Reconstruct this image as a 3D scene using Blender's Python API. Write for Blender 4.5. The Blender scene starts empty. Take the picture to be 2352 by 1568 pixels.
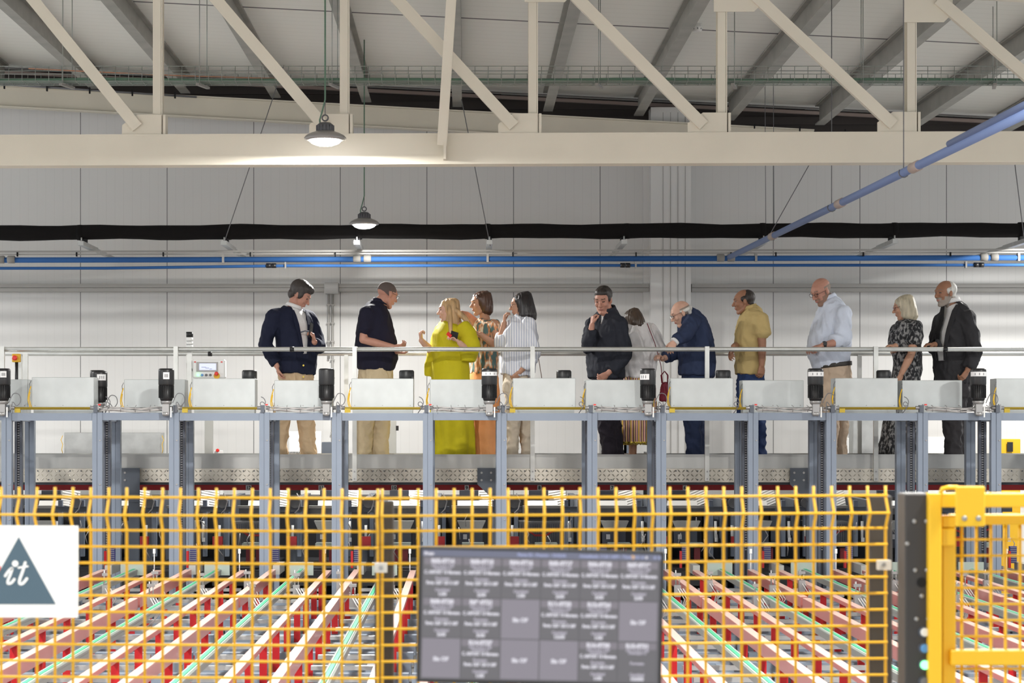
import bpy, bmesh, math, random
from mathutils import Vector, Matrix, noise, Euler
random.seed(7)
C = bpy.context
SC = C.scene
COL = SC.collection
R = math.radians
# ------------------------------------------------------------------ camera, light, exposure
F = 4800.0                 # focal length in pixels of the 2352 px wide frame
CX, CY = 1070.0, 972.0     # where the level optical axis meets the frame
EYE = 2.2
cam_d = bpy.data.cameras.new('camera'); cam = bpy.data.objects.new('camera', cam_d); COL.objects.link(cam)
cam.location = (0, 0, EYE); cam.rotation_euler = (R(90), 0, 0)
cam_d.sensor_width = 36; cam_d.lens = F/2352*36
cam_d.shift_x = (1176-CX)/2352; cam_d.shift_y = (CY-784)/2352
cam_d.clip_end = 200
cam_d.dof.use_dof = True; cam_d.dof.focus_distance = 20.4; cam_d.dof.aperture_fstop = 7.0
SC.camera = cam
w = bpy.data.worlds.new('world'); SC.world = w; w.use_nodes = True
bg = w.node_tree.nodes['Background']; bg.inputs[0].default_value = (0.92, 0.95, 1.0, 1); bg.inputs[1].default_value = 0.80
SC.view_settings.view_transform = 'Standard'; SC.view_settings.look = 'None'
SC.view_settings.gamma = 1; SC.view_settings.use_curve_mapping = False
SC.view_settings.exposure = 0.52
LAMP_SPOTS = [(-1.03, 15.3, 4.30), (-1.05, 21.6, 4.28)]       # the two lamps in view
UNSEEN_LIGHTS = [(-4.3, 9.7, 4.3), (2.3, 9.7, 4.3), (-4.3, 5.2, 4.3), (2.3, 5.2, 4.3), (-1.0, 9.0, 4.3), (-1.0, 2.7, 4.3), (-7.6, 21.9, 4.3), (-7.6, 15.3, 4.3), (-7.6, 9.0, 4.3), (6.6, 21.9, 4.3), (6.6, 15.3, 4.3), (6.6, 9.0, 4.3), (6.6, 2.7, 4.3), (-7.6, 2.7, 4.3)]  # lights between the lamp rows are unseen fill added to brighten the rail tops
POW = {0: 150, 1: 140}
def lamp_or_fill_light(x, y, z, p):
    l = bpy.data.lights.new('lamp_or_fill_light', 'AREA'); l.shape = 'DISK'; l.size = 0.27; l.energy = p; l.color = (1.0, 0.985, 0.95)
    o = bpy.data.objects.new('lamp_or_fill_light', l); COL.objects.link(o); o.location = (x, y, z)
for i, (x, y, z) in enumerate(LAMP_SPOTS): lamp_or_fill_light(x, y, z-0.075, POW[i])
for (x, y, z) in UNSEEN_LIGHTS: lamp_or_fill_light(x, y, z-0.075, 140 if y > 12 else (235 if y > 9.5 else (98 if y > 4 else 65)))

# ------------------------------------------------------------------ materials
MATS = {}
SCRB = 0.60
def mat(name, col, rough=0.5, metal=0.0, noise_amt=0.0, noise_scale=8.0, bump=0.0, bump_scale=40.0, emit=None, estr=0, spec=0.5, stretch=None):
    if name in MATS: return MATS[name]
    m = bpy.data.materials.new(name); m.use_nodes = True; nt = m.node_tree; N = nt.nodes; L = nt.links
    b = N['Principled BSDF']; b.inputs['Base Color'].default_value = (*col, 1); b.inputs['Roughness'].default_value = rough
    b.inputs['Metallic'].default_value = metal; b.inputs['Specular IOR Level'].default_value = spec
    if emit: b.inputs['Emission Color'].default_value = (*emit, 1); b.inputs['Emission Strength'].default_value = estr
    if noise_amt or bump:
        tc = N.new('ShaderNodeTexCoord'); mp = N.new('ShaderNodeMapping'); L.new(tc.outputs['Object'], mp.inputs['Vector'])
        if stretch: mp.inputs['Scale'].default_value = stretch
    if noise_amt:
        n = N.new('ShaderNodeTexNoise'); n.inputs['Scale'].default_value = noise_scale; n.inputs['Detail'].default_value = 5
        L.new(mp.outputs[0], n.inputs['Vector'])
        r = N.new('ShaderNodeValToRGB'); r.color_ramp.elements[0].position = 0.3; r.color_ramp.elements[1].position = 0.7
        r.color_ramp.elements[0].color = (*[max(0, c*(1-noise_amt)) for c in col], 1)
        r.color_ramp.elements[1].color = (*[min(1, c*(1+noise_amt)) for c in col], 1)
        L.new(n.outputs['Fac'], r.inputs[0]); L.new(r.outputs[0], b.inputs['Base Color'])
    if bump:
        n2 = N.new('ShaderNodeTexNoise'); n2.inputs['Scale'].default_value = bump_scale; n2.inputs['Detail'].default_value = 4
        L.new(mp.outputs[0], n2.inputs['Vector'])
        bp = N.new('ShaderNodeBump'); bp.inputs['Strength'].default_value = bump; bp.inputs['Distance'].default_value = 0.01
        L.new(n2.outputs['Fac'], bp.inputs['Height']); L.new(bp.outputs[0], b.inputs['Normal'])
    MATS[name] = m; return m
def stripes(name, c1, c2, scale, axis='X', rough=0.8, cols=None, bump=0, metal=0, width=0.5):
    """straight stripes woven, ribbed or printed along one object axis"""
    if name in MATS: return MATS[name]
    m = bpy.data.materials.new(name); m.use_nodes = True; nt = m.node_tree; N = nt.nodes; L = nt.links
    b = N['Principled BSDF']; b.inputs['Roughness'].default_value = rough; b.inputs['Metallic'].default_value = metal
    tc = N.new('ShaderNodeTexCoord'); sp = N.new('ShaderNodeSeparateXYZ'); L.new(tc.outputs['Object'], sp.inputs[0])
    mu = N.new('ShaderNodeMath'); mu.operation = 'MULTIPLY'; mu.inputs[1].default_value = scale; L.new(sp.outputs[axis], mu.inputs[0])
    fr = N.new('ShaderNodeMath'); fr.operation = 'FRACT'; L.new(mu.outputs[0], fr.inputs[0])
    r = N.new('ShaderNodeValToRGB'); r.color_ramp.interpolation = 'CONSTANT' if cols else 'LINEAR'
    if cols:
        while len(r.color_ramp.elements) < len(cols): r.color_ramp.elements.new(0.5)
        for i, c in enumerate(cols): r.color_ramp.elements[i].position = i/len(cols); r.color_ramp.elements[i].color = (*c, 1)
    else:
        e = r.color_ramp.elements; e[0].position = width; e[0].color = (*c1, 1); e[1].position = min(1, width+0.08); e[1].color = (*c2, 1)
        e2 = e.new(0.99); e2.color = (*c2, 1); e3 = e.new(1.0); e3.color = (*c1, 1)
    L.new(fr.outputs[0], r.inputs[0]); L.new(r.outputs[0], b.inputs['Base Color'])
    if bump:
        bp = N.new('ShaderNodeBump'); bp.inputs['Strength'].default_value = bump; bp.inputs['Distance'].default_value = 0.01
        L.new(r.outputs[0], bp.inputs['Height']); L.new(bp.outputs[0], b.inputs['Normal'])
    MATS[name] = m; return m
def blotch(name, c1, c2, c3, scale, rough=0.85, stretch=(1, 1, 1)):
    if name in MATS: return MATS[name]
    m = bpy.data.materials.new(name); m.use_nodes = True; nt = m.node_tree; N = nt.nodes; L = nt.links
    b = N['Principled BSDF']; b.inputs['Roughness'].default_value = rough
    tc = N.new('ShaderNodeTexCoord'); mp = N.new('ShaderNodeMapping'); mp.inputs['Scale'].default_value = stretch; L.new(tc.outputs['Object'], mp.inputs[0])
    n = N.new('ShaderNodeTexNoise'); n.inputs['Scale'].default_value = scale; n.inputs['Detail'].default_value = 2; L.new(mp.outputs[0], n.inputs['Vector'])
    r = N.new('ShaderNodeValToRGB'); e = r.color_ramp.elements; e[0].position = 0.42; e[0].color = (*c1, 1); e[1].position = 0.58; e[1].color = (*c3, 1)
    k = e.new(0.5); k.color = (*c2, 1)
    L.new(n.outputs['Fac'], r.inputs[0]); L.new(r.outputs[0], b.inputs['Base Color']); MATS[name] = m; return m

def M_(k): return MATS[k]
mat('wall_white', (0.76, 0.755, 0.74), 0.55, bump=0)
mat('beige_steel', (0.70, 0.655, 0.55), 0.5, noise_amt=0.03, noise_scale=3)
mat('joist_grey', (0.36, 0.355, 0.325), 0.5, noise_amt=0.12, noise_scale=4)
mat('galv', (0.50, 0.51, 0.50), 0.38, 0.55, noise_amt=0.10, noise_scale=9)
mat('box_sheet', (0.52, 0.545, 0.54), 0.42, 0.35, noise_amt=0.06, noise_scale=7, bump=0.05, bump_scale=6)
mat('rail_tube', (0.60, 0.60, 0.57), 0.34, 0.6, noise_amt=0.12, noise_scale=5)
mat('frame_blue', (0.225, 0.265, 0.33), 0.45, 0.1, noise_amt=0.05, noise_scale=3)
mat('frame_dark', (0.085, 0.095, 0.12), 0.5, 0.1)
mat('groove', (0.03, 0.035, 0.045), 0.6)
mat('plate_dark', (0.10, 0.115, 0.14), 0.45)
mat('toe_steel', (0.42, 0.42, 0.40), 0.33, 0.7, noise_amt=0.22, noise_scale=2.2, stretch=(1, 1, .2))
mat('black_plastic', (0.012, 0.012, 0.013), 0.42)
mat('black_matt', (0.010, 0.010, 0.011), 0.9)
mat('black_foam', (0.011, 0.010, 0.010), 1.0, spec=0.2, bump=0.4, bump_scale=14)
mat('blue_pipe', (0.035, 0.12, 0.33), 0.75, spec=.25)
mat('blue_pipe_light', (0.14, 0.20, 0.38), 0.6)
mat('fitting', (0.30, 0.29, 0.27), 0.7)
mat('conduit', (0.40, 0.39, 0.37), 0.5)
mat('junction', (0.50, 0.50, 0.49), 0.5)
mat('silver', (0.36, 0.355, 0.35), 0.4, 0.6)
mat('white_part', (0.85, 0.85, 0.83), 0.45)
mat('gold', (0.45, 0.33, 0.05), 0.35, 0.7)
mat('yellow_cable', (0.85, 0.52, 0.02), 0.45)
mat('grey_cable', (0.16, 0.16, 0.17), 0.5)
mat('clear_cable', (0.45, 0.43, 0.42), 0.3)
mat('red_paint', (0.46, 0.010, 0.014), 0.4)
mat('red_dark', (0.22, 0.012, 0.018), 0.45)
mat('rail_pink', (0.46, 0.15, 0.13), 0.30, noise_amt=0.08, noise_scale=3)
q_ = MATS['rail_pink'].node_tree.nodes['Principled BSDF']; q_.inputs['Coat Weight'].default_value = 0.4; q_.inputs['Coat IOR'].default_value = 1.5; q_.inputs['Coat Roughness'].default_value = 0.22
mat('rail_blue', (0.20, 0.245, 0.30), 0.62, 0.0, noise_amt=0.10, noise_scale=5)
mat('belt_green', (0.06, 0.38, 0.20), 0.6)
mat('belt_white', (0.40, 0.47, 0.42), 0.7)
mat('lit_rail_top', (0.70, 0.45, 0.385), 0.45)  # pale pink holds the bright light on the red rail tops
mat('belt_guide', (0.20, 0.21, 0.195), 0.65)
mat('pale_green', (0.38, 0.44, 0.39), 0.4, 0.2)
mat('ribbed_blue', (0.05, 0.045, 0.22), 0.4)
mat('yellow_paint', (0.76, 0.43, 0.014), 0.4)
mat('yellow_gate', (0.84, 0.50, 0.015), 0.5)
mat('post_black', (0.040, 0.036, 0.034), 0.55)
mat('clamp_grey', (0.55, 0.52, 0.47), 0.5)
mat('sign_white', (0.90, 0.895, 0.87), 0.5)
mat('sign_slate', (0.075, 0.125, 0.165), 0.5)
mat('tag_white', (0.8, 0.8, 0.8), 0.5)
mat('ink', (0.01, 0.01, 0.01), 0.6)
mat('floor_grey', (0.46, 0.46, 0.44), 0.4, noise_amt=0.2, noise_scale=1.2)
mat('corrugated', (0.055, 0.045, 0.042), 0.7)
mat('eave_tan', (0.36, 0.29, 0.26), 0.6)
mat('tray_wire', (0.34, 0.36, 0.33), 0.4, 0.5)
mat('tray_cable', (0.10, 0.19, 0.13), 0.5)
mat('copper_wire', (0.55, 0.28, 0.18), 0.5)
mat('lamp_body', (0.10, 0.10, 0.11), 0.4, 0.4)
mat('lamp_rim', (0.30, 0.29, 0.28), 0.3, 0.3)
mat('lamp_glow', (1, 1, 1), 0.5, emit=(1, 0.98, 0.95), estr=30)
mat('screen_on', (0.02, 0.02, 0.02), 0.3, emit=(0.62, 0.66, 0.95), estr=0.9)
mat('led_green', (0.0, 0.5, 0.1), 0.4, emit=(0.25, 1.0, 0.4), estr=2.0)
mat('btn_blue', (0.10, 0.30, 0.62), 0.3)
mat('btn_white', (0.82, 0.82, 0.78), 0.3)
mat('btn_red', (0.75, 0.03, 0.02), 0.35)
mat('bezel', (0.02, 0.019, 0.018), 0.5)
mat('scr_bg', (0.02, 0.02, 0.02), 0.35, emit=(0.125, 0.118, 0.13), estr=SCRB)
mat('scr_tile', (0.02, 0.02, 0.02), 0.35, emit=(0.158, 0.15, 0.163), estr=SCRB)
mat('scr_head', (0.02, 0.02, 0.02), 0.35, emit=(0.25, 0.225, 0.26), estr=SCRB)
mat('scr_bar', (0.02, 0.02, 0.02), 0.35, emit=(0.17, 0.18, 0.26), estr=SCRB)
mat('scr_off', (0.02, 0.02, 0.02), 0.35, emit=(0.29, 0.265, 0.31), estr=SCRB)
mat('scr_text', (0.02, 0.02, 0.02), 0.35, emit=(0.80, 0.78, 0.86), estr=SCRB)
mat('scr_text_dim', (0.02, 0.02, 0.02), 0.35, emit=(0.50, 0.47, 0.55), estr=SCRB)
mat('scr_text_blue', (0.02, 0.02, 0.02), 0.35, emit=(0.38, 0.42, 0.66), estr=SCRB)
mat('scr_orange', (0.02, 0.02, 0.02), 0.35, emit=(0.95, 0.50, 0.08), estr=SCRB)
mat('louver_white', (0.88, 0.87, 0.84), 0.5)
mat('machine_black', (0.016, 0.016, 0.018), 0.55)
mat('machine_grey', (0.17, 0.17, 0.17), 0.45, 0.3, noise_amt=0.15, noise_scale=12)
mat('hopper_grey', (0.42, 0.42, 0.39), 0.4, 0.3)
mat('wood_orange', (0.75, 0.5, 0.25), 0.5)

# chequer plate: raised lozenges in alternating directions
def checker_mat():
    m = bpy.data.materials.new('chequer_plate'); m.use_nodes = True; nt = m.node_tree; N = nt.nodes; L = nt.links
    b = N['Principled BSDF']; b.inputs['Metallic'].default_value = 0.6; b.inputs['Roughness'].default_value = 0.32
    n = N.new('ShaderNodeTexNoise'); n.inputs['Scale'].default_value = 1.7
    tc = N.new('ShaderNodeTexCoord'); L.new(tc.outputs['Object'], n.inputs['Vector'])
    r = N.new('ShaderNodeValToRGB'); r.color_ramp.elements[0].color = (0.34, 0.315, 0.27, 1); r.color_ramp.elements[1].color = (0.72, 0.67, 0.57, 1)
    r.color_ramp.elements[0].position = .35; r.color_ramp.elements[1].position = .62
    L.new(n.outputs['Fac'], r.inputs[0]); L.new(r.outputs[0], b.inputs['Base Color']); MATS['chequer'] = m
checker_mat()
def wall_mat():
    m = bpy.data.materials.new('wall_panel'); m.use_nodes = True; nt = m.node_tree; N = nt.nodes; L = nt.links
    b = N['Principled BSDF']; b.inputs['Roughness'].default_value = 0.42
    tc = N.new('ShaderNodeTexCoord'); sp = N.new('ShaderNodeSeparateXYZ'); L.new(tc.outputs['Object'], sp.inputs[0])
    def lines(period, off, wd):
        a = N.new('ShaderNodeMath'); a.operation = 'ADD'; a.inputs[1].default_value = off; L.new(sp.outputs['X'], a.inputs[0])
        mu = N.new('ShaderNodeMath'); mu.operation = 'DIVIDE'; mu.inputs[1].default_value = period; L.new(a.outputs[0], mu.inputs[0])
        fr = N.new('ShaderNodeMath'); fr.operation = 'FRACT'; L.new(mu.outputs[0], fr.inputs[0])
        lt = N.new('ShaderNodeMath'); lt.operation = 'LESS_THAN'; lt.inputs[1].default_value = wd/period; L.new(fr.outputs[0], lt.inputs[0]); return lt
    big = lines(PANEL, 50*PANEL-PANEL0, 0.010); small = lines(PANEL/10, 500*PANEL/10-PANEL0, 0.006)
    n = N.new('ShaderNodeTexNoise'); n.inputs['Scale'].default_value = 0.8; n.inputs['Detail'].default_value = 4; L.new(tc.outputs['Object'], n.inputs['Vector'])
    r = N.new('ShaderNodeValToRGB'); r.color_ramp.elements[0].color = (0.70, 0.695, 0.68, 1); r.color_ramp.elements[1].color = (0.76, 0.755, 0.74, 1)
    L.new(n.outputs['Fac'], r.inputs[0])
    m1 = N.new('ShaderNodeMix'); m1.data_type = 'RGBA'; m1.inputs[7].default_value = (0.685, 0.68, 0.665, 1); L.new(r.outputs[0], m1.inputs[6])
    L.new(small.outputs[0], m1.inputs[0])
    m2 = N.new('ShaderNodeMix'); m2.data_type = 'RGBA'; m2.inputs[7].default_value = (0.22, 0.22, 0.22, 1); L.new(m1.outputs[2], m2.inputs[6]); L.new(big.outputs[0], m2.inputs[0])
    L.new(m2.outputs[2], b.inputs['Base Color']); MATS['wall_panel'] = m
PANEL = 198.9/F*24.5; PANEL0 = (184-CX)/F*24.5
wall_mat()
def roof_mat():
    m = bpy.data.materials.new('roof_panel'); m.use_nodes = True; nt = m.node_tree; N = nt.nodes; L = nt.links
    b = N['Principled BSDF']; b.inputs['Roughness'].default_value = 0.55
    tc = N.new('ShaderNodeTexCoord'); sp = N.new('ShaderNodeSeparateXYZ'); L.new(tc.outputs['Object'], sp.inputs[0])
    def lines(period, off, wd):
        a = N.new('ShaderNodeMath'); a.operation = 'ADD'; a.inputs[1].default_value = off; L.new(sp.outputs['Y'], a.inputs[0])
        mu = N.new('ShaderNodeMath'); mu.operation = 'DIVIDE'; mu.inputs[1].default_value = period; L.new(a.outputs[0], mu.inputs[0])
        fr = N.new('ShaderNodeMath'); fr.operation = 'FRACT'; L.new(mu.outputs[0], fr.inputs[0])
        lt = N.new('ShaderNodeMath'); lt.operation = 'LESS_THAN'; lt.inputs[1].default_value = wd/period; L.new(fr.outputs[0], lt.inputs[0]); return lt
    big = lines(4.4, -20.2+44, 0.05); small = lines(0.2, 10, 0.02)
    m1 = N.new('ShaderNodeMix'); m1.data_type = 'RGBA'; m1.inputs[6].default_value = (0.93, 0.925, 0.875, 1); m1.inputs[7].default_value = (0.88, 0.875, 0.825, 1); L.new(small.outputs[0], m1.inputs[0])
    m2 = N.new('ShaderNodeMix'); m2.data_type = 'RGBA'; m2.inputs[7].default_value = (0.14, 0.13, 0.14, 1); L.new(m1.outputs[2], m2.inputs[6]); L.new(big.outputs[0], m2.inputs[0])
    L.new(m2.outputs[2], b.inputs['Base Color']); MATS['roof_panel'] = m
roof_mat()

# ------------------------------------------------------------------ mesh helpers
def P(px, py, D): return Vector(((px-CX)/F*D, D, EYE+(CY-py)/F*D))
def tag(o, label=None, cat=None, group=None, kind=None):
    if label: o['label'] = label
    if cat: o['category'] = cat
    if group: o['group'] = group
    if kind: o['kind'] = kind
    return o
def empty(name, loc, label=None, cat=None, group=None, kind=None):
    o = bpy.data.objects.new(name, None); COL.objects.link(o); o.location = loc; o.empty_display_size = 0.1
    return tag(o, label, cat, group, kind)
def wloc(o):
    v = Vector(o.location); p = o.parent
    while p: v += Vector(p.location); p = p.parent
    return v
class MB:
    def __init__(s): s.v = []; s.f = []; s.sm = []
    def add(s, vs, fs, smooth=False):
        n = len(s.v); s.v += [Vector(v) for v in vs]; s.f += [tuple(n+i for i in f) for f in fs]; s.sm += [smooth]*len(fs); return s
    def box(s, x0, x1, y0, y1, z0, z1):
        return s.add([(x0,y0,z0),(x1,y0,z0),(x1,y1,z0),(x0,y1,z0),(x0,y0,z1),(x1,y0,z1),(x1,y1,z1),(x0,y1,z1)],
                     [(0,3,2,1),(4,5,6,7),(0,1,5,4),(1,2,6,5),(2,3,7,6),(3,0,4,7)])
    def cbox(s, c, sx, sy, sz): return s.box(c[0]-sx/2, c[0]+sx/2, c[1]-sy/2, c[1]+sy/2, c[2]-sz/2, c[2]+sz/2)
    def bar(s, a, b, w, h, up=(0, 0, 1)):
        a = Vector(a); b = Vector(b); t = (b-a).normalized(); u = Vector(up)
        if abs(t.dot(u)) > 0.99: u = Vector((0, 1, 0))
        r = t.cross(u).normalized(); u = r.cross(t).normalized()
        vs = []
        for p in (a, b):
            for i, j in ((-1,-1),(1,-1),(1,1),(-1,1)): vs.append(p+r*(w/2*i)+u*(h/2*j))
        return s.add(vs, [(3,2,1,0),(4,5,6,7),(0,1,5,4),(1,2,6,5),(2,3,7,6),(3,0,4,7)])
    def tube(s, pts, r, n=8, cap=True, smooth=True):
        pts = [Vector(p) for p in pts]; rs = r if isinstance(r, (list, tuple)) else [r]*len(pts)
        vs = []; fs = []; prev = None
        for i, p in enumerate(pts):
            t = (pts[min(i+1, len(pts)-1)]-pts[max(i-1, 0)]).normalized()
            if prev is None:
                u = Vector((0, 0, 1)) if abs(t.z) < .9 else Vector((0, 1, 0)); a = t.cross(u).normalized()
            else: a = (prev-t*prev.dot(t)).normalized()
            prev = a; b = t.cross(a)
            for k in range(n):
                th = 2*math.pi*k/n; vs.append(p+a*(math.cos(th)*rs[i])+b*(math.sin(th)*rs[i]))
        for i in range(len(pts)-1):
            for k in range(n):
                k2 = (k+1) % n; fs.append((i*n+k, i*n+k2, (i+1)*n+k2, (i+1)*n+k))
        s.add(vs, fs, smooth)
        if cap:
            m = len(s.v)-len(vs)
            s.f.append(tuple(m+k for k in range(n))[::-1]); s.f.append(tuple(m+(len(pts)-1)*n+k for k in range(n))); s.sm += [False, False]
        return s
    def cyl(s, a, b, r, n=12): return s.tube([a, b], r, n)
    def lathe(s, c, prof, n=24, axis='z'):
        """prof: list of (radius, height) from the bottom up, closed at both ends"""
        vs = []; fs = []; m = len(prof); c = Vector(c)
        for (r, h) in prof:
            for k in range(n):
                th = 2*math.pi*k/n
                if axis == 'z': vs.append(c+Vector((r*math.cos(th), r*math.sin(th), h)))
                else: vs.append(c+Vector((r*math.cos(th), h, r*math.sin(th))))
        for i in range(m-1):
            for k in range(n):
                k2 = (k+1) % n; fs.append((i*n+k, i*n+k2, (i+1)*n+k2, (i+1)*n+k))
        s.add(vs, fs, True); b = len(s.v)-len(vs)
        s.f.append(tuple(b+k for k in range(n))[::-1]); s.f.append(tuple(b+(m-1)*n+k for k in range(n))); s.sm += [False, False]
        return s
    def prism(s, poly, y0, y1):
        """poly: list of (x,z), extruded along y"""
        n = len(poly); vs = [(x, y0, z) for x, z in poly]+[(x, y1, z) for x, z in poly]
        fs = [tuple(range(n)), tuple(range(2*n-1, n-1, -1))]+[(i, i+n, (i+1) % n+n, (i+1) % n) for i in range(n)]
        return s.add(vs, fs)
    def build(s, name, m, parent=None, bevel=0.0, origin=None):
        me = bpy.data.meshes.new(name)
        if parent is not None: o0 = wloc(parent)
        elif origin is not None: o0 = Vector(origin)
        else:
            xs = [v.x for v in s.v]; ys = [v.y for v in s.v]; zs = [v.z for v in s.v]
            o0 = Vector(((min(xs)+max(xs))/2, (min(ys)+max(ys))/2, min(zs)))
        me.from_pydata([v-o0 for v in s.v], [], s.f)
        for p, q in zip(me.polygons, s.sm): p.use_smooth = q
        me.validate(); bm = bmesh.new(); bm.from_mesh(me); bmesh.ops.recalc_face_normals(bm, faces=bm.faces)
        if bevel: bmesh.ops.bevel(bm, geom=[e for e in bm.edges], offset=bevel, segments=1, affect='EDGES')
        bm.to_mesh(me); bm.free()
        me.materials.append(MATS[m] if isinstance(m, str) else m)
        o = bpy.data.objects.new(name, me); COL.objects.link(o)
        if parent is not None: o.parent = parent
        else: o.location = o0
        return o
def soft(pts, k=5):
    """rounds a cable through its points"""
    P_ = [Vector(p) for p in pts]; out = []
    for i in range(len(P_)-1):
        a, b, c, d = P_[max(i-1, 0)], P_[i], P_[i+1], P_[min(i+2, len(P_)-1)]
        for t in range(k):
            u = t/k; out.append(.5*((2*b)+(c-a)*u+(2*a-5*b+4*c-d)*u*u+(3*b-a-3*c+d)*u**3))
    return out+[P_[-1]]
def kids(o): return [c for c in bpy.data.objects if c.parent is o]
def copy_tree(o, parent=None):
    c = o.copy(); COL.objects.link(c); c.parent = parent
    for ch in kids(o): copy_tree(ch, c)
    return c
def struct(o): o['kind'] = 'structure'; return o
def text_obj(s, size, loc, m, parent, name='lettering', align='CENTER', roll=0.0, bold=0.0, sx=1.0):
    cu = bpy.data.curves.new('t', 'FONT'); cu.body = s; cu.size = size; cu.align_x = align; cu.align_y = 'CENTER'; cu.extrude = 0.0004; cu.offset = bold; cu.resolution_u = 3
    o = bpy.data.objects.new('t', cu); COL.objects.link(o); C.view_layer.update()
    me = bpy.data.meshes.new_from_object(o.evaluated_get(C.evaluated_depsgraph_get())); bpy.data.objects.remove(o); bpy.data.curves.remove(cu)
    mt = Matrix.Rotation(roll, 4, 'Y') @ Matrix.Rotation(R(90), 4, 'X') @ Matrix.Diagonal((sx, 1, 1, 1))
    me.transform(Matrix.Translation(Vector(loc)-wloc(parent)) @ mt); me.materials.clear(); me.materials.append(MATS[m])
    q = bpy.data.objects.new(name, me); COL.objects.link(q); q.parent = parent; return q
ORD = ['first', 'second', 'third', 'fourth', 'fifth', 'sixth', 'seventh', 'eighth', 'ninth', 'tenth', 'eleventh', 'twelfth', 'thirteenth', 'fourteenth', 'fifteenth', 'sixteenth', 'seventeenth', 'eighteenth']
# ------------------------------------------------------------------ setting: floor, wall, roof, column
WY = 24.5
def roof_z(x): return 6.12-0.05*x
struct(MB().box(-13, 13, -4, 25.6, -0.1, 0).build('floor', 'floor_grey'))
wb = MB(); x0, x1 = -12.5, 12.5
wb.add([(x0,WY,0),(x1,WY,0),(x1,WY,5.74-.05*x1),(x0,WY,5.74-.05*x0),(x0,WY+.1,0),(x1,WY+.1,0),(x1,WY+.1,5.74-.05*x1),(x0,WY+.1,5.74-.05*x0)],
       [(0,1,2,3),(5,4,7,6),(0,4,5,1),(2,6,7,3),(1,5,6,2),(0,3,7,4)])
struct(wb.build('wall_back', 'wall_panel', origin=(0, 0, 0)))
rf = MB(); rf.add([(x0,-4,roof_z(x0)),(x1,-4,roof_z(x1)),(x1,25.7,roof_z(x1)),(x0,25.7,roof_z(x0)),(x0,-4,roof_z(x0)+.1),(x1,-4,roof_z(x1)+.1),(x1,25.7,roof_z(x1)+.1),(x0,25.7,roof_z(x0)+.1)],
       [(0,1,2,3),(5,4,7,6),(0,4,5,1),(2,6,7,3),(1,5,6,2),(0,3,7,4)])
struct(rf.build('ceiling', 'roof_panel', origin=(0, 0, 0)))
# dark ribbed cladding seen between wall head and roof
cd = MB(); n = 0
for k in range(9):
    z = 5.2+0.18*k
    for (a, b, dy) in ((0, .09, 0), (.09, .18, .03)):
        cd.bar((x0, 24.78+dy, z+a+.045), (x1, 24.78+dy, z+a+.045), .05, .092)
struct(cd.build('trim_1', 'corrugated'))
e = MB(); e.add([], []); e.bar((x0, 24.68, roof_z(x0)-.05), (x1, 24.68, roof_z(x1)-.05), .06, .035)
struct(e.build('trim_2', 'eave_tan'))
# flat column standing against the wall
cl = MB(); cl.box((1495-CX)/F*24.2, (1587-CX)/F*24.2, 24.2, WY-.002, 0, 5.86)
c0 = cl.build('wall_column', 'wall_white'); tag(c0, 'white flat column rising against the back wall right of the middle', 'column')
mb = MB()
for k in range(4):
    x = (1523+k*17-CX)/F*24.2; mb.box(x-.003, x+.003, 24.194, 24.2, 0, 5.8)
o = mb.build('panel_groove', 'conduit', c0)
mb = MB(); x = (1484-CX)/F*24.3; mb.box(x-.022, x+.054, 24.42, WY-.002, 0, 5.5)
tag(mb.build('corner_profile', 'wall_white'), 'narrow pale corner strip left of the flat wall column', 'trim')

# rafter beam beside the wall
def ibeam(a, b, w, h, tf=.018, tw=.012, lip=0.0):
    m = MB(); a = Vector(a); b = Vector(b); up = Vector((0, 0, 1)); t = (b-a).normalized(); u = (up-t*up.dot(t)).normalized()
    m.bar(a, b, tw, h-tf*2); m.bar(a+u*(h-tf)/2, b+u*(h-tf)/2, w, tf); m.bar(a-u*(h-tf)/2, b-u*(h-tf)/2, w, tf); return m
Dr = 24.05
a = P(-150, 214, Dr); b = P(1868, 324, Dr)
m = MB(); t = (b-a).normalized()
m.bar(a, b, .03, .23); m.bar(a+Vector((0, -.02, .118)), b+Vector((0, -.02, .118)), .12, .014); m.bar(a+Vector((0, -.02, -.118)), b+Vector((0, -.02, -.118)), .12, .014)
ro = m.build('rafter_beam', 'beige_steel'); tag(ro, 'long beige sloping steel beam along the top of the back wall', 'beam')
m = MB(); pa, pb = P(-20, 192, 23.95), P(452, 223, 23.95)
m.tube([pa, pb], .012, 6); ch = m.build('cable', 'grey_cable', ro)
for k in range(5):
    p = P(10+98*k, 197+5.4*k, 23.93); m = MB().cbox(p, .016, .03, .07); m.build('clip', 'black_matt', ro)
for k in range(3):
    p = P(1733+104*k, 290+6*k, 23.93); m = MB().cbox(p, .014, .03, .05); m.build('clip', 'black_matt', ro)

# roof joists
jm = {}
for k in range(-8, 9):
    x = -0.10+1.056*k; z = roof_z(x)-.125
    if k < -4 and False: continue
    a = Vector((x, 6, z)); b = Vector((x, 24.35, z))
    m = MB(); m.box(x-.006, x+.006, 6, 24.35, z-.105, z+.11); m.box(x-.055, x+.055, 6, 24.35, z-.115, z-.10); m.box(x-.055, x+.055, 6, 24.35, z+.10, z+.115)
    o = m.build('roof_joist', 'joist_grey')
    side = ('left of' if k < 0 else 'right of')
    lab = 'grey steel roof joist running straight away over the middle of the hall' if k == 0 else 'grey steel roof joist, %s one %s the straight middle joist' % (ORD[abs(k)-1], side)
    tag(o, lab, 'joist', 'grey joists under the white roof')
    m = MB().box(x-.035, x+.035, 24.36, 24.40, z-.30, z+.05)

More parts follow.
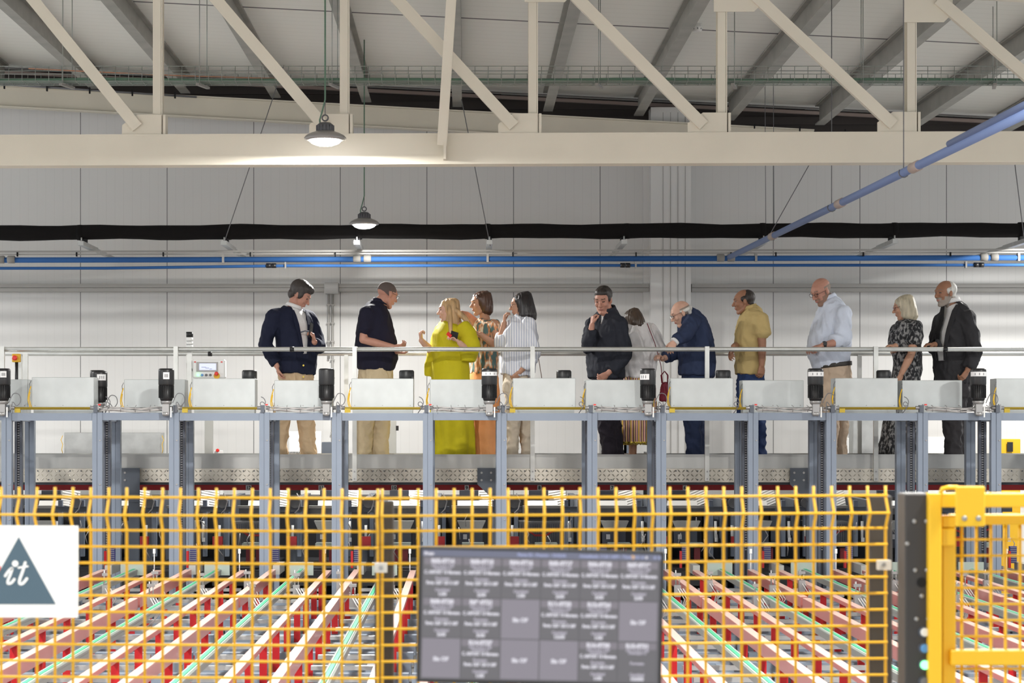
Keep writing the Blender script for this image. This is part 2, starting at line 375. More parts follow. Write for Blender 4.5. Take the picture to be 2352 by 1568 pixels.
# ------------------------------------------------------------------ white roof truss
TY = 15.9
def T(px, py, dy=0): v = P(px, py, TY); v.y += dy; return v
tr = empty('roof_truss', T(1176, 345), 'beige steel lattice truss spanning the whole width in front', 'truss')
a = T(-700, 350.5); b = T(3100, 337.2)
m = MB(); m.bar(a, b, .02, .20); m.bar(a+Vector((0, .0, .11)), b+Vector((0, .0, .11)), .17, .014); m.bar(a+Vector((0, 0, -.11)), b+Vector((0, 0, -.11)), .17, .014)
m.bar(a+Vector((0, .075, 0)), b+Vector((0, .075, 0)), .01, .2); m.bar(a+Vector((0, -.079, 0)), b+Vector((0, -.079, 0)), .01, .215)
m.build('bottom_chord', 'beige_steel', tr)
a = T(-700, -185); b = T(3100, 14.2)
m = MB(); m.bar(a, b, .16, .17); m.build('top_chord', 'beige_steel', tr)
vx = [-503, -70, 364, 792, 1224, 1657, 2091, 2525, 2958]
def chord_top(px): return 314-.0038*px
def tops(px): return -135+.0525*(px+260)
for i, x in enumerate(vx):
    m = MB(); z0 = T(x, chord_top(x)).z; z1 = T(x, tops(x)+6).z; X = T(x, 0).x
    m.box(X-.035, X+.026, TY-.055, TY-.047, z0, z1); m.box(X-.006, X+.002, TY-.047, TY+.05, z0, z1); m.box(X-.035, X+.035, TY+.045, TY+.055, z0, z1); m.box(X+.029, X+.037, TY-.055, TY-.02, z0, z1)
    m.build('vertical_strut', 'beige_steel', tr)
    # plate at the foot
    m = MB(); xa = T(x-80, 0).x; xb = T(x+10, 0).x; zc = chord_top(x)
    m.prism([(xa, T(0, zc).z), (xb, T(0, zc).z), (xb, T(0, zc-46).z), (T(x-45, 0).x, T(0, zc-46).z), (xa, T(0, zc-22).z)], TY-.075, TY-.063)
    m.build('gusset_plate', 'beige_steel', tr)
    m = MB(); m.box(T(x+13, 0).x, T(x+19, 0).x, TY-.07, TY+.06, T(0, zc).z, T(0, zc-46).z); m.build('gusset_plate', 'beige_steel', tr)
    if x >= 1000:
        yb = {1224: 9, 1657: 31, 2091: 55, 2525: 78, 2958: 101}[x]
        m = MB(); m.prism([(T(x-20, 0).x, T(0, yb-70).z), (T(x+92, 0).x, T(0, yb-70).z), (T(x+92, 0).x, T(0, yb-20).z), (T(x+72, 0).x, T(0, yb).z), (T(x-20, 0).x, T(0, yb).z)], TY-.075, TY-.063)
        m.build('gusset_plate', 'beige_steel', tr)
for i, x in enumerate(vx):
    # diagonals fall to the right and meet the foot plate left of each upright
    lx, ly = x-38, chord_top(x)-16
    if i == 0: continue
    ux = vx[i-1]+58; uy = tops(ux)+12
    m = MB(); a = T(ux, uy, -.095); b = T(lx-6, ly, -.095)
    t = (b-a).normalized(); r = Vector((0, 1, 0)).cross(t)
    m.bar(a, b, .085, .012, up=(0, -1, 0)); m.bar(a+r*.04+Vector((0, .02, 0)), b+r*.04+Vector((0, .02, 0)), .008, .05, up=(0, -1, 0))
    m.build('diagonal_brace', 'beige_steel', tr)
# inclined tie that comes down to the chord from the front
m = MB(); a = P(1043, -120, 15.4); b = P(1014, 333, 15.72)
m.bar(a, b, .068, .01, up=(0, -1, 0)); m.bar(a+Vector((.036, .04, 0)), b+Vector((.036, .04, 0)), .008, .085, up=(0, -1, 0))
o = m.build('tie_brace', 'beige_steel'); tag(o, 'beige angle brace leaning down onto the truss chord near the middle', 'brace')
m = MB(); m.box(T(1019, 0).x, T(1025, 0).x, TY-.19, TY-.086, T(0, 372).z, T(0, 314).z); m.build('connection_plate', 'beige_steel', o)

# ------------------------------------------------------------------ wire cable tray
DT = 18.2
def G(px, py, dy=0): v = P(px, py, DT); v.y += dy; return v
ct = empty('cable_tray', G(1176, 187), 'wire mesh cable tray hung on rod pairs across the hall', 'cable tray')
m = MB(); xa, xb = G(-500, 0).x, G(2900, 0).x
zb, zm, zt = G(0, 186).z, G(0, 170).z, G(0, 152).z
for y, z in ((0, zt), (0, zm), (.24, zt), (.24, zm), (0, zb), (.06, zb), (.12, zb), (.18, zb), (.24, zb)): m.tube([(xa, DT+y, z), (xb, DT+y, z)], .0035, 5)
x = xa; 
while x < xb:
    m.tube([(x, DT, zt), (x, DT, zb), (x, DT+.24, zb), (x, DT+.24, zt-.03)], .003, 4); x += .116
m.build('wire_basket', 'tray_wire', ct)
m = MB()
for k in range(5):
    pts = []
    for j in range(40):
        x = xa+(xb-xa)*j/39; pts.append((x, DT+.03+.04*k+.01*math.sin(j*1.3+k), zb+.018+.006*math.sin(j*.9+k*2)))
    m.tube(pts, .011, 6)
m.build('green_cables', 'tray_cable', ct)
m = MB(); m.tube([G(60, 153, .1), G(200, 160, .1), G(420, 170, .1), G(700, 178, .1)], .006, 5); m.build('copper_cable', 'copper_wire', ct)
for i, px in enumerate([148, 462, 766, 1378, 1690, 1985, 2292]):
    x = G(px, 0).x
    hg = MB()
    hg.tube([(x-.012, DT-.01, zb-.02), (x-.012, DT-.01, roof_z(x)-.01)], .004, 5); hg.tube([(x+.02, DT+.25, zb-.02), (x+.02, DT+.25, roof_z(x)-.01)], .004, 5)
    o = hg.build('hanger_rod', 'tray_wire', ct)
    b = MB(); b.bar((x-.03, DT-.02, zb-.03), (x+.03, DT+.26, zb-.02), .03, .02); b.build('bracket', 'fitting', ct)
# smoke detector on a joist
sm_p = P(1601, 62, 19.9)
sm = empty('smoke_detector', sm_p, 'white round smoke detector fixed under a roof joist', 'smoke detector')
MB().lathe(sm_p, [(.03, -.045), (.045, -.04), (.05, -.01), (.05, 0), (.035, .01), (.035, .03)], 20).build('housing', 'white_part', sm)
MB().cbox(sm_p+Vector((0, 0, .05)), .08, .08, .04).build('base', 'white_part', sm)
m = MB()
for k in range(8):
    th = k*math.pi/4; m.cbox(sm_p+Vector((.047*math.cos(th), .047*math.sin(th), -.02)), .008, .008, .014)
m.build('vent', 'grey_cable', sm)
MB().tube([sm_p+Vector((0, 0, .06)), Vector((sm_p.x, sm_p.y, roof_z(sm_p.x)))], .006, 5).build('conduit', 'grey_cable', sm)
def wire(name, pts, r, m_, label, cat='wire', group=None):
    o = MB().tube(pts, r, 5).build(name, m_); tag(o, label, cat, group); return o

# ------------------------------------------------------------------ high bay lamps
def highbay(p, wire_top, label):
    root = empty('high_bay_lamp', p, label, 'lamp', 'round high bay lamps')
    MB().lathe(p, [(.125, -.030), (.15, -.026), (.155, -.012), (.140, .006), (.105, .024), (.075, .034), (.07, .038)], 36).build('reflector', 'lamp_rim', root)
    MB().lathe(p, [(.02, -.070), (.06, -.066), (.10, -.050), (.122, -.028)], 36).build('lens', 'lamp_glow', root)
    m = MB(); m.lathe(p, [(.06, .03), (.062, .05), (.058, .085), (.04, .10), (.012, .105)], 24)
    for k in range(16):
        th = k*math.pi/8; m.cbox(p+Vector((.062*math.cos(th), .062*math.sin(th), .05)), .01, .01, .06)
    m.build('heat_sink', 'lamp_body', root)
    m = MB(); pts = [p+Vector((.022*math.sin(t*.52), 0, .135-.022*math.cos(t*.52)+.0)) for t in range(13)]
    m.tube(pts, .006, 6); m.build('hook', 'lamp_body', root)
    m = MB(); m.tube([p+Vector((-.035, 0, .07)), p+Vector((-.04, 0, .12)), p+Vector((-.02, 0, .19)), p+Vector((0, 0, .27)), p+Vector((.0, 0, wire_top))], .006, 6)
    m.build('power_cord', 'tray_cable', root)
    m = MB(); m.tube([p+Vector((0, 0, .155)), p+Vector((.003, .004, wire_top))], .0035, 5); m.build('chain', 'grey_cable', root)
    return root
highbay(Vector(LAMP_SPOTS[0]), roof_z(-1.03)-4.31, 'larger lit high bay lamp hanging just in front of the white truss chord')
highbay(Vector(LAMP_SPOTS[1]), roof_z(-1.05)-4.29, 'smaller lit high bay lamp hanging below the truss against the back wall')

# ------------------------------------------------------------------ black duct and its hangers
DD = 22.3
def Dk(px, py, dy=0): v = P(px, py, DD); v.y += dy; return v
m = MB(); pts = []; rs = []
for k in range(-13, 64):
    px = k*46; pts.append(Dk(px, 534.5-.0028*px+1.2*math.sin(k*.9))); rs.append(.078+.004*math.sin(k*1.7)+.003*math.sin(k*.6+1))
m.tube(pts, rs, 16)
du = m.build('insulated_duct', 'black_foam'); tag(du, 'long black foam-wrapped duct running across under the lamps', 'duct')
for i, px in enumerate([184, 525, 825, 1120, 1440, 1752, 2055, 2345]):
    p = Dk(px, 534.5-.0028*px); m = MB(); m.lathe((0, 0, 0), [(.082, -.03), (.084, 0), (.082, .03)], 16, 'y')
    m.v = [Vector((v.y, v.x, v.z))+p for v in m.v]; m.build('joint_band', 'black_foam', du)
for i, px in enumerate([195, 520, 822, 1124, 1430, 1748, 2046, 2345]):
    s = (px-CX)/F; p = Dk(px, 552-.0028*px)
    m = MB(); m.box(p.x-.03, p.x+.03, 22.05, 22.95, p.z-.075, p.z-.03); m.box(p.x-.02, p.x+.02, 22.95, WY-.002, p.z-.07, p.z-.035)
    o = m.build('pipe_support', 'galv'); tag(o, 'grey strut arm under the black duct, %s from the left' % ORD[i], 'bracket', 'strut arms carrying the black duct')
    MB().tube([(p.x, 22.1, p.z-.03), (p.x, 22.1, p.z+.01)], .008, 6).build('bolt', 'galv', o)
    MB().cbox((p.x, 22.28, p.z-.012), .05, .10, .04).build('saddle', 'black_matt', o)
for i, (ax, ay, bx, by) in enumerate([(652, 150, 513, 562), (1060, 228, 1126, 565), (1886, 330, 1763, 548), (2330, 370, 2352, 545)]):
    wire('suspension_wire', [P(ax, ay, 22.3), P(bx, by, 22.1)], .005, 'grey_cable', 'thin slanting suspension wire holding the black duct, %s from the left' % ORD[i], group='slanting wires of the black duct')

# unistrut wall rail, blue air pipes
D2 = 22.75
m = MB(); a = P(-600, 579, D2); b = P(2950, 572, D2); m.bar(a, b, .02, .02); m.bar(a-Vector((0, 0, .03)), b-Vector((0, 0, .03)), .016, .016)
o = m.build('mounting_rail', 'conduit'); tag(o, 'thin grey double mounting rail above the blue pipes', 'rail')
for px in [40, 176, 375, 575, 770, 1178, 1461, 1679, 1782, 1983, 2183]:
    p = P(px, 584, D2-.02); MB().cbox(p, .012, .04, .045).build('clip', 'black_matt', o)
def pipe(name, a, b, r, mt, label):
    o = MB().tube([a, b], r, 14).build(name, mt); tag(o, label, 'pipe'); return o
pb = pipe('air_pipe', P(-600, 598.6, D2), P(2950, 590.4, D2), .030, 'blue_pipe', 'thick straight blue air pipe along the back wall')
for px in (14, 832, 1667, 2272):
    for q in (-12, 12):
        p = P(px+q, 596-.0024*px, D2); m = MB(); m.tube([p+Vector((-.042, 0, 0)), p+Vector((-.035, 0, 0)), p+Vector((.035, 0, 0)), p+Vector((.042, 0, 0))], [.034, .042, .042, .034], 14); m.build('coupling', 'fitting', pb)
for px in (513, 1120, 1736, 2339):
    p = P(px, 597-.0025*px, D2); m = MB(); m.box(p.x-.012, p.x+.012, p.y-.036, p.y+.036, p.z-.038, p.z+.05); m.build('pipe_clamp', 'conduit', pb)
m = MB(); pts = [P(x, 616-.0011*x-5*min(1, max(0, (x-250)/400)), D2) for x in range(-600, 3000, 60)]
m.tube(pts, .0165, 10); pt = m.build('air_pipe', 'blue_pipe'); tag(pt, 'thin blue air pipe running just below the thick blue pipe', 'pipe')
for px in (623, 1436, 2248):
    p = P(px, 610.5-.001*px, D2); m = MB()
    for q in (-.028, .028): m.tube([p+Vector((q-.026, 0, 0)), p+Vector((q+.026, 0, 0))], .027, 10)
    m.build('coupling', 'black_plastic', pt)
for px in (656, 1460, 2218):
    p = P(px, 610-.001*px, D2); MB().cbox(p, .018, .06, .07).build('pipe_clamp', 'silver', pt)
# slanting pipe coming towards the camera
a = P(1676, 590, 22.6); b = P(2352, 262, 11.5); b2 = b+(b-a)*.25
sl = empty('slanting_air_pipe', a, 'blue air pipe slanting up from the wall pipes to the top right corner', 'pipe')
MB().tube([a, b2], .030, 14).build('pipe', 'blue_pipe_light', sl)
mid = a.lerp(b, .86)
MB().tube([mid+Vector((-.02, 0, .030)), b2+Vector((-.03, 0, .045))], .022, 12).build('branch_pipe', 'blue_pipe_light', sl)
for px in (1775, 1930, 2103):
    # position along the pipe whose picture column is px
    lo, hi = 0, 1
    for _ in range(40):
        tt = (lo+hi)/2; p = a.lerp(b, tt); q = CX+F*p.x/p.y
        if q < px: lo = tt
        else: hi = tt
    d = (b-a).normalized(); m = MB(); m.tube([p-d*.10, p-d*.09, p+d*.09, p+d*.10], [.03, .037, .037, .03], 14); m.build('collar', 'eave_tan', sl)
    if px != 1775:
        z1 = roof_z(p.x); q = p-d*.35
        MB().tube([q+Vector((0, 0, .03)), q+Vector((0, 0, .15)), Vector((q.x, q.y, z1-.01))], .004, 5).build('hanger_wire', 'grey_cable', sl)
        MB().tube([q+Vector((-.035*math.cos(t*.6), 0, -.035*math.sin(t*.6)+.0)) for t in range(-1, 8)], .004, 5).build('hanger_loop', 'grey_cable', sl)
for i, px in enumerate([1757, 1776, 1838]):
    if i < 2: wire('suspension_wire', [Vector((P(px, 200, 22.45).x, 22.45, roof_z(3.2)+.01)), P(px+2, 552, 22.45)], .0035, 'grey_cable', 'thin vertical wire above the slanting blue pipe, %s one' % ('left' if i == 0 else 'right'), group='vertical wires')

# wall trunking with junction box
DW = 24.42
def trunk(xa, xb, label):
    m = MB(); 
    for py, r in ((656.5, .022), (666, .022)): m.bar(P(xa, py, DW), P(xb, py, DW), .12, r*2)
    m.bar(P(xa, 661.5, DW+.03), P(xb, 661.5, DW+.03), .06, .05)
    o = m.build('cable_trunking', 'conduit'); tag(o, label, 'trunking'); return o
trunk(-600, 746, 'grey wall trunking left of the junction box'); trunk(779, 1490, 'grey wall trunking between junction box and column'); trunk(1588, 2950, 'grey wall trunking right of the flat column')
p = P(762, 662, 24.4); jb = MB().cbox(p, .165, .18, .13).build('junction_box', 'junction', bevel=.008); tag(jb, 'square grey junction box on the back wall', 'junction box')
for i, (px, y1) in enumerate([(755, 824), (764, 1060)]):
    m = MB().tube([P(px, 672, 24.45), P(px, y1, 24.45)], .014, 8); o = m.build('conduit', 'conduit')
    tag(o, ('short' if i == 0 else 'long')+' vertical grey conduit below the junction box', 'conduit')
    for yy in range(700, y1, 42): MB().cbox(P(px, yy, 24.45), .05, .03, .014).build('saddle', 'conduit', o)

# ------------------------------------------------------------------ raised walkway
WN, WF = 20.0, 21.0; DZ = 1.77
def Wn(px): return (px-CX)/F*WN
wk = empty('walkway', (0, 20.5, 1.6), 'raised steel walkway with chequer plate edge and tubular handrails', 'walkway')
xa, xb = -7.2, 7.8
MB().box(xa, xb, WN+.006, WF, DZ-.03, DZ).build('deck', 'galv', wk)
m = MB(); m.box(xa, xb, WN-.004, WN+.006, DZ, 1.904); m.build('toe_board', 'toe_steel', wk)
m = MB(); m.box(xa, xb, WF-.006, WF, DZ, 1.90); m.build('toe_board', 'toe_steel', wk)
m = MB(); m.box(xa, xb, WN-.006, WN+.004, 1.637, DZ-.002)
k = 0; x = xa
dz = .040
while x < xb:
    for r_ in range(3):
        zc = 1.664+r_*dz; ang = R(45) if (k+r_) % 2 else R(-45); cx = x
        d = Vector((math.cos(ang), 0, math.sin(ang))); n_ = Vector((-d.z, 0, d.x)); c_ = Vector((cx, WN-.006, zc)); Lh, Wh = .023, .0075
        m.add([c_-d*Lh, c_+n_*Wh, c_+d*Lh, c_-n_*Wh, c_+Vector((0, -.0035, 0))], [(0, 1, 4), (1, 2, 4), (2, 3, 4), (3, 0, 4)])
    x += .042; k += 1
m.build('edge_plate', 'chequer', wk)
m = MB(); x = xa
while x < xb:
    for z in (1.662, 1.745): m.lathe((x, WN-.012, z), [(.006, 0), (.006, .006)], 8, 'y')
    x += .1035
m.build('bolts', 'frame_dark', wk)['kind'] = 'stuff'
MB().box(xa, xb, WN+.01, WN+.07, 1.612, 1.637).build('edge_beam', 'groove', wk)
# rails and posts
m = MB(); m.tube([(xa, WN-.02, EYE+170/F*WN), (xb, WN-.02, EYE+170/F*WN)], .0215, 12); m.build('handrail', 'rail_tube', wk)
m = MB(); m.tube([(xa, WF+.02, EYE+160/F*WF), (xb, WF+.02, EYE+160/F*WF)], .0215, 12); m.build('handrail', 'rail_tube', wk)
for px in (-395, 7, 405, 815, 1223, 1623, 2010, 2412, 2814):
    X = Wn(px); m = MB(); m.box(X-.021, X+.021, WN-.05, WN-.008, 1.65, 2.935); m.build('rail_post', 'rail_tube', wk)
    m = MB(); m.lathe((X, WN-.056, 1.67), [(.009, 0), (.009, .006)], 8, 'y'); m.lathe((X, WN-.056, 1.74), [(.009, 0), (.009, .006)], 8, 'y'); m.build('bolt', 'silver', wk)
for px in (45, 432, 1975, 2190, 795, 1215):
    X = (px-CX)/F*WF; m = MB(); m.box(X-.02, X+.02, WF+.002, WF+.042, 1.64, 2.90); m.build('rail_post', 'rail_tube', wk)
for px in (671, 2170): MB().tube([(Wn(px)-.02, WN-.02, EYE+170/F*WN), (Wn(px)+.02, WN-.02, EYE+170/F*WN)], .025, 12).build('rail_joint', 'black_plastic', wk)
MB().tube([((482-CX)/F*WF-.02, WF+.02, EYE+160/F*WF), ((482-CX)/F*WF+.02, WF+.02, EYE+160/F*WF)], .025, 12).build('rail_joint', 'black_plastic', wk)
# gusset supports on the walkway edge (dark slate plates)
for px in (285, 1128, 1848):
    X = (px-CX)/F*19.85; m = MB(); q = .11
    m.prism([(X-.13, 1.775), (X+.14, 1.775), (X+.14, 1.45), (X+.05, 1.45), (X-.13, 1.62)], 19.90, 19.915); m.box(X+.03, X+.13, 19.92, 19.98, 0, 1.62)
    o = m.build('support_bracket', 'plate_dark'); tag(o, {285: 'dark slate gusset post under the walkway at the left', 1128: 'dark slate gusset post under the walkway near the middle', 1848: 'dark slate gusset post under the walkway at the right'}[px], 'bracket', 'walkway gusset posts')
    m = MB()
    for dx in (-.09, 0): 
        for z in (1.73, 1.66): m.lathe((X+dx, 19.892, z), [(.011, 0), (.011, .008)], 8, 'y')
    m.build('bolt', 'silver', o)
# red number beam below the walkway
UN = .734; UC0 = .032     # machine unit pitch and the centre of unit 9
m = MB(); m.box(xa, xb, 21.05, 21.11, EYE-153/F*21.1, EYE-137/F*21.1); m.box(xa, xb, 21.04, 21.12, EYE-137/F*21.1, EYE-134/F*21.1)
rbm = m.build('number_beam', 'red_paint'); tag(rbm, 'long red beam with small white number tags under the walkway', 'beam')
for k, nme in enumerate(['14', '13', '12', '11', '10', '9', '8', '7', '6', '5', '4', '3', '2']):
    X = (571+167*(k-2)-CX)/F*21.04; z = EYE-148/F*21.04
    wdt = .056 if len(nme) == 2 else .042
    tg = MB().box(X-wdt/2, X+wdt/2, 21.036, 21.04, z-.026, z+.026).build('number_tag', 'tag_white', rbm)
    text_obj(nme, .048, (X, 21.034, z), 'ink', tg, 'numeral', bold=.0012)
# ------------------------------------------------------------------ blue-grey machine frames
DF_, DR = 18.5, 19.45
def Fx(px, D=DF_): return (px-CX)/F*D
ZT = EYE+(972-947)/F*DF_    # top of cross beams
pairs = [(-148, 17), (225, 401), (608, 774), (983, 1152), (1360, 1518), (1729, 1908), (2118, 2286), (2496, 2660)]
def post(x, y, w_, name='post', par=None, dark=False, z1=ZT):
    m = MB(); d = w_
    # two flanges of a profile with a slot between them
    m.box(x-w_/2, x-.006, y-.04, y+.04, 0, z1); m.box(x+.002, x+w_/2, y-.04, y+.04, 0, z1); m.box(x-.006, x+.002, y-.034, y+.04, 0, z1)
    return m.build(name, 'frame_dark' if dark else 'frame_blue', par)
frames = []
fdesc = ['cut by the left edge', 'first whole one from the left', 'under the man in the navy blazer', 'under the woman in the yellow dress', 'under the man holding his hand to his face', 'under the two right men', 'under the man in the dark suit at the right', 'cut by the right edge']
for j, (pl, pr) in enumerate(pairs):
    xl, xr = Fx(pl), Fx(pr)
    fr = empty('gantry', ((xl+xr)/2, DF_, 0), 'blue-grey steel portal frame '+fdesc[j], 'frame', 'blue-grey portal frames')
    for x in (xl, xr):
        post(x, DF_, .088, par=fr)
        q = post(x+.004, DR, .085, 'rear_post', fr, z1=ZT)
        # chain guide between front and rear post
        m = MB(); m.box(x-.035, x-.012, 18.95, 19.0, 0, ZT-.03); m.box(x+.012, x+.035, 18.95, 19.0, 0, ZT-.03); m.box(x-.012, x+.012, 18.975, 19.0, 0, ZT-.03)
        g_ = m.build('chain_guide', 'frame_dark', fr)
        m = MB(); z = 1.05
        while z < ZT-.04: m.box(x-.009, x+.009, 18.955, 18.97, z, z+.012); z += .022
        m.build('chain', 'grey_cable', g_)
        MB().box(x-.02, x+.02, DF_+.04, DR-.04, ZT-.08, ZT-.01).build('side_beam', 'frame_blue', fr)
        for z in (1.35, 1.66, 2.05): MB().lathe((x+.025, DF_-.046, z), [(.007, 0), (.007, .006)], 8, 'y').build('bolt', 'silver', fr)
    m = MB(); m.box(xl+.044, xr-.044, DF_-.03, DF_+.04, ZT-.068, ZT-.002); m.build('cross_beam', 'frame_blue', fr)
    m = MB(); m.box(xl+.044, xr-.044, DR-.03, DR+.03, ZT-.068, ZT-.002); m.build('cross_beam', 'frame_blue', fr)
    frames.append((xl, xr, fr))
for j in range(len(pairs)-1):
    xa_, xb_ = frames[j][1]+.046, frames[j+1][0]-.044
    fr = frames[j+1][2]
    MB().box(xa_, xb_, DF_-.03, DF_+.04, ZT-.072, ZT-.006).build('cross_beam', 'frame_blue', fr)
    # gold transport shaft with its end bearings above the wide bay
    sy, sz = DF_-.02, EYE+(972-937.5)/F*DF_
    desc = ['at the left edge', 'under the tower light', 'under the man in the navy polo', 'under the woman in the striped shirt', 'under the man leaning over the rail', 'under the man in the pale blue shirt', 'at the right edge'][j]
    sh = empty('drive_shaft', ((xa_+xb_)/2, sy, sz-.04), 'golden shaft between two bearings '+desc, 'shaft', 'golden shafts on top of the frames')
    m = MB(); m.tube([(xa_-.02, sy, sz), (xb_+.01, sy, sz)], .0135, 6, smooth=False); m.build('shaft', 'gold', sh)
    for x in (xa_-.035, xb_+.03):
        m = MB(); m.cbox((x, sy, sz-.004), .035, .07, .064); m.build('bearing', 'plate_dark', sh)
        m = MB(); m.tube([(x-.05, sy, sz+.004), (x+.06, sy, sz+.004)], .017, 10); m.cbox((x+.02, sy-.01, sz+.012), .02, .03, .05); m.build('collar', 'silver', sh)
    MB().cbox((xa_+.05, sy-.005, sz-.02), .05, .02, .035).build('sensor', 'gold', sh)
    MB().cbox((xb_+.065, sy-.02, sz+.032), .022, .02, .012).build('warning_mark', 'btn_red', sh)
for j in range(len(pairs)):
    xl, xr = frames[j][0], frames[j][1]
    m = MB(); sz = EYE+(972-938)/F*DF_
    for k in range(5):
        pts = []
        for i in range(14):
            f = i/13; pts.append((xl+.03+(xr-xl-.06)*f, DF_-.02+.012*k-.02, sz-.012+.009*math.sin(f*9+k*1.7)+.006*k-.008))
        m.tube(pts, .0065, 6)
    o = m.build('cable_bundle', 'clear_cable'); tag(o, 'cable bundle on the top beam '+fdesc[j], 'cables', 'cable bundles on the frames')
    for i in range(5):
        x = xl+.08+(xr-xl-.16)*i/4; MB().tube([(x, DF_-.055, sz-.03), (x+.003, DF_-.06, sz+.02), (x, DF_-.0, sz+.03)], .003, 5).build('cable_tie', 'silver', o)

# ------------------------------------------------------------------ galvanised cover boxes
def coverbox(p0, p1, ytop, Df, label, seam=False, ybot=936):
    xa_, xb_ = Fx(p0, Df), Fx(p1, Df); zt = EYE+(972-ytop)/F*Df; zb = EYE+(972-ybot)/F*Df
    r = empty('cover_box', ((xa_+xb_)/2, Df+.12, zb), label, 'cover', 'galvanised cover boxes on the machine frames')
    MB().box(xa_, xb_, Df, Df+.22, zb, zt).build('shell', 'box_sheet', r, bevel=.004)
    m = MB(); m.box(xa_+.01, xb_-.01, Df+.03, Df+.19, zb-.055, zb); m.build('base', 'box_sheet', r)
    for x in (xa_+.03, (xa_+xb_)/2, xb_-.03): MB().lathe((x, Df-.004, zb+.02), [(.005, 0), (.005, .005)], 8, 'y').build('screw', 'silver', r)
    y = Df-.015
    pts = [(xa_-.004, y, zt-.08), (xa_-.022, y, zt-.14), (xa_-.030, y, zt-.20), (xa_-.018, y, zt-.25), (xa_-.006, y, zb-.012)]
    MB().tube(soft(pts), .0048, 6).build('yellow_cable', 'yellow_cable', r); MB().tube([(x+.008, y+.01, z+.01) for x, y, z in pts[1:]], .004, 6).build('yellow_cable', 'yellow_cable', r)
    pts = [(xa_-.002, y, zt-.03), (xa_-.016, y, zt-.06), (xa_-.012, y, zt-.10), (xa_-.02, y, zt-.13)]
    MB().tube(pts, .003, 5).build('black_cable', 'grey_cable', r)
    return r
boxes = [(-40, 64, 871, 18.85), (73, 216, 866, 18.6), (285, 425, 871, 18.85), (442, 586, 869, 18.6), (630, 762, 873, 18.72), (807, 950, 869, 18.6), (987, 1118, 871, 18.72), (1178, 1322, 868, 18.6), (1345, 1478, 872, 18.72), (1540, 1684, 868, 18.6), (1705, 1846, 873, 18.72), (1918, 2062, 868, 18.6), (2072, 2210, 873, 18.72), (2288, 2430, 869, 18.6)]
bd = ['cut by the left picture edge', 'beneath the yellow emergency stop', 'with the first black motor before it', 'below the control panel screen', 'in front of the man in the navy blazer', 'in front of the man in the navy polo', 'in front of the woman in the yellow dress', 'in front of the woman in the striped shirt', 'in front of the man holding his hand to his face', 'in front of the man leaning over the rail, slightly stained', 'in front of the man in the khaki polo', 'between the pale blue shirt man and the grey-haired woman', 'in front of the bearded man in the dark suit', 'at the right picture edge']
for b_, d_ in zip(boxes, bd): coverbox(*b_, 'galvanised cover box '+d_)

# ------------------------------------------------------------------ motors
def motor(px, ytop, D, label, sticker=None, short=False, group='black electric motors on the machine'):
    X = Fx(px, D); zt = EYE+(972-ytop)/F*D; zb = zt-.285; zg = zb-.135
    r = empty('electric_motor', (X, D, zg), label, 'motor', group)
    MB().lathe((X, D, 0), [(.060, zb+.13), (.0675, zb+.14), (.0695, zb+.15), (.0695, zt-.02), (.066, zt-.006), (.055, zt)], 28).build('fan_cover', 'black_plastic', r)
    m = MB(); m.lathe((X, D, 0), [(.05, zb), (.058, zb+.02), (.060, zb+.14)], 24)
    for k in range(28):
        th = 2*math.pi*k/28; c = Vector((X+.061*math.cos(th), D+.061*math.sin(th), zb+.08)); t = Vector((math.cos(th), math.sin(th), 0))
        m.bar(c-Vector((0, 0, .055)), c+Vector((0, 0, .055)), .004, .014, up=t)
    m.build('motor_body', 'black_plastic', r)
    m = MB(); m.lathe((X, D, 0), [(.032, zb-.035), (.045, zb-.03), (.052, zb-.01), (.05, zb)], 20); m.build('flange', 'silver', r)
    m = MB(); m.cbox((X, D-.01, zb-.075), .06, .07, .09); m.tube([(X-.055, D, zb-.075), (X+.055, D, zb-.075)], .016, 10); m.lathe((X, D-.02, 0), [(.026, zb-.135), (.032, zb-.125), (.034, zb-.10)], 16)
    m.build('gearbox', 'silver', r)
    m = MB(); m.cbox((X+.045, D-.03, zb-.1), .012, .01, .09); m.build('bracket', 'white_part', r)
    if sticker:
        s0, s1, a0, a1 = sticker      # angles across the front, heights below the top
        m = MB(); vs = []; n = 16; rr = .0712
        for i in range(n+1):
            th = R(-90+a0+(a1-a0)*i/n)
            for z in (zt-s0, zt-s1): vs.append((X+rr*math.cos(th), D+rr*math.sin(th), z))
        m.add(vs, [(2*i, 2*i+2, 2*i+3, 2*i+1) for i in range(n)]); m.build('sticker', 'tag_white', r)
        m = MB(); 
        for q in range(3):
            th = R(-90+a0+(a1-a0)*(.3+.2*q)); m.cbox((X+(rr+.0012)*math.cos(th), D+(rr+.0012)*math.sin(th), zt-(s0+s1)/2), .006, .001, abs(s1-s0)*.5)
        m.build('print_mark', 'grey_cable', r)
    # curled supply cable
    pts = [(X+.06, D-.03, zb-.02), (X+.10, D-.03, zb+.06), (X+.15, D-.03, zb+.055), (X+.165, D-.03, zb-.0), (X+.13, D-.03, zb-.045), (X+.095, D-.03, zb-.01), (X+.09, D-.03, zb-.10)]
    MB().tube(soft(pts), .0036, 6).build('cable', 'grey_cable', r)
    return r
md = [(6, 'at the left picture edge', (.025, .08, -5, 40)), (382, 'before the second cover box from the left', (.035, .095, -15, 30)), (750, 'just right of the man in the navy blazer', None), (1124, 'just below the patterned blouse woman, with a pale band', (.03, .065, -70, 80)),
      (1488, 'before the woman in the striped skirt, with a pale patch', (.05, .10, -80, 5)), (1873, 'before the trousers of the man in the pale blue shirt', (.03, .07, -75, 80)), (2247, 'right of the bearded man in the dark suit', (.03, .07, -80, 70))]
for px, d_, st in md: motor(px, 846, 18.44, 'black motor '+d_, st)
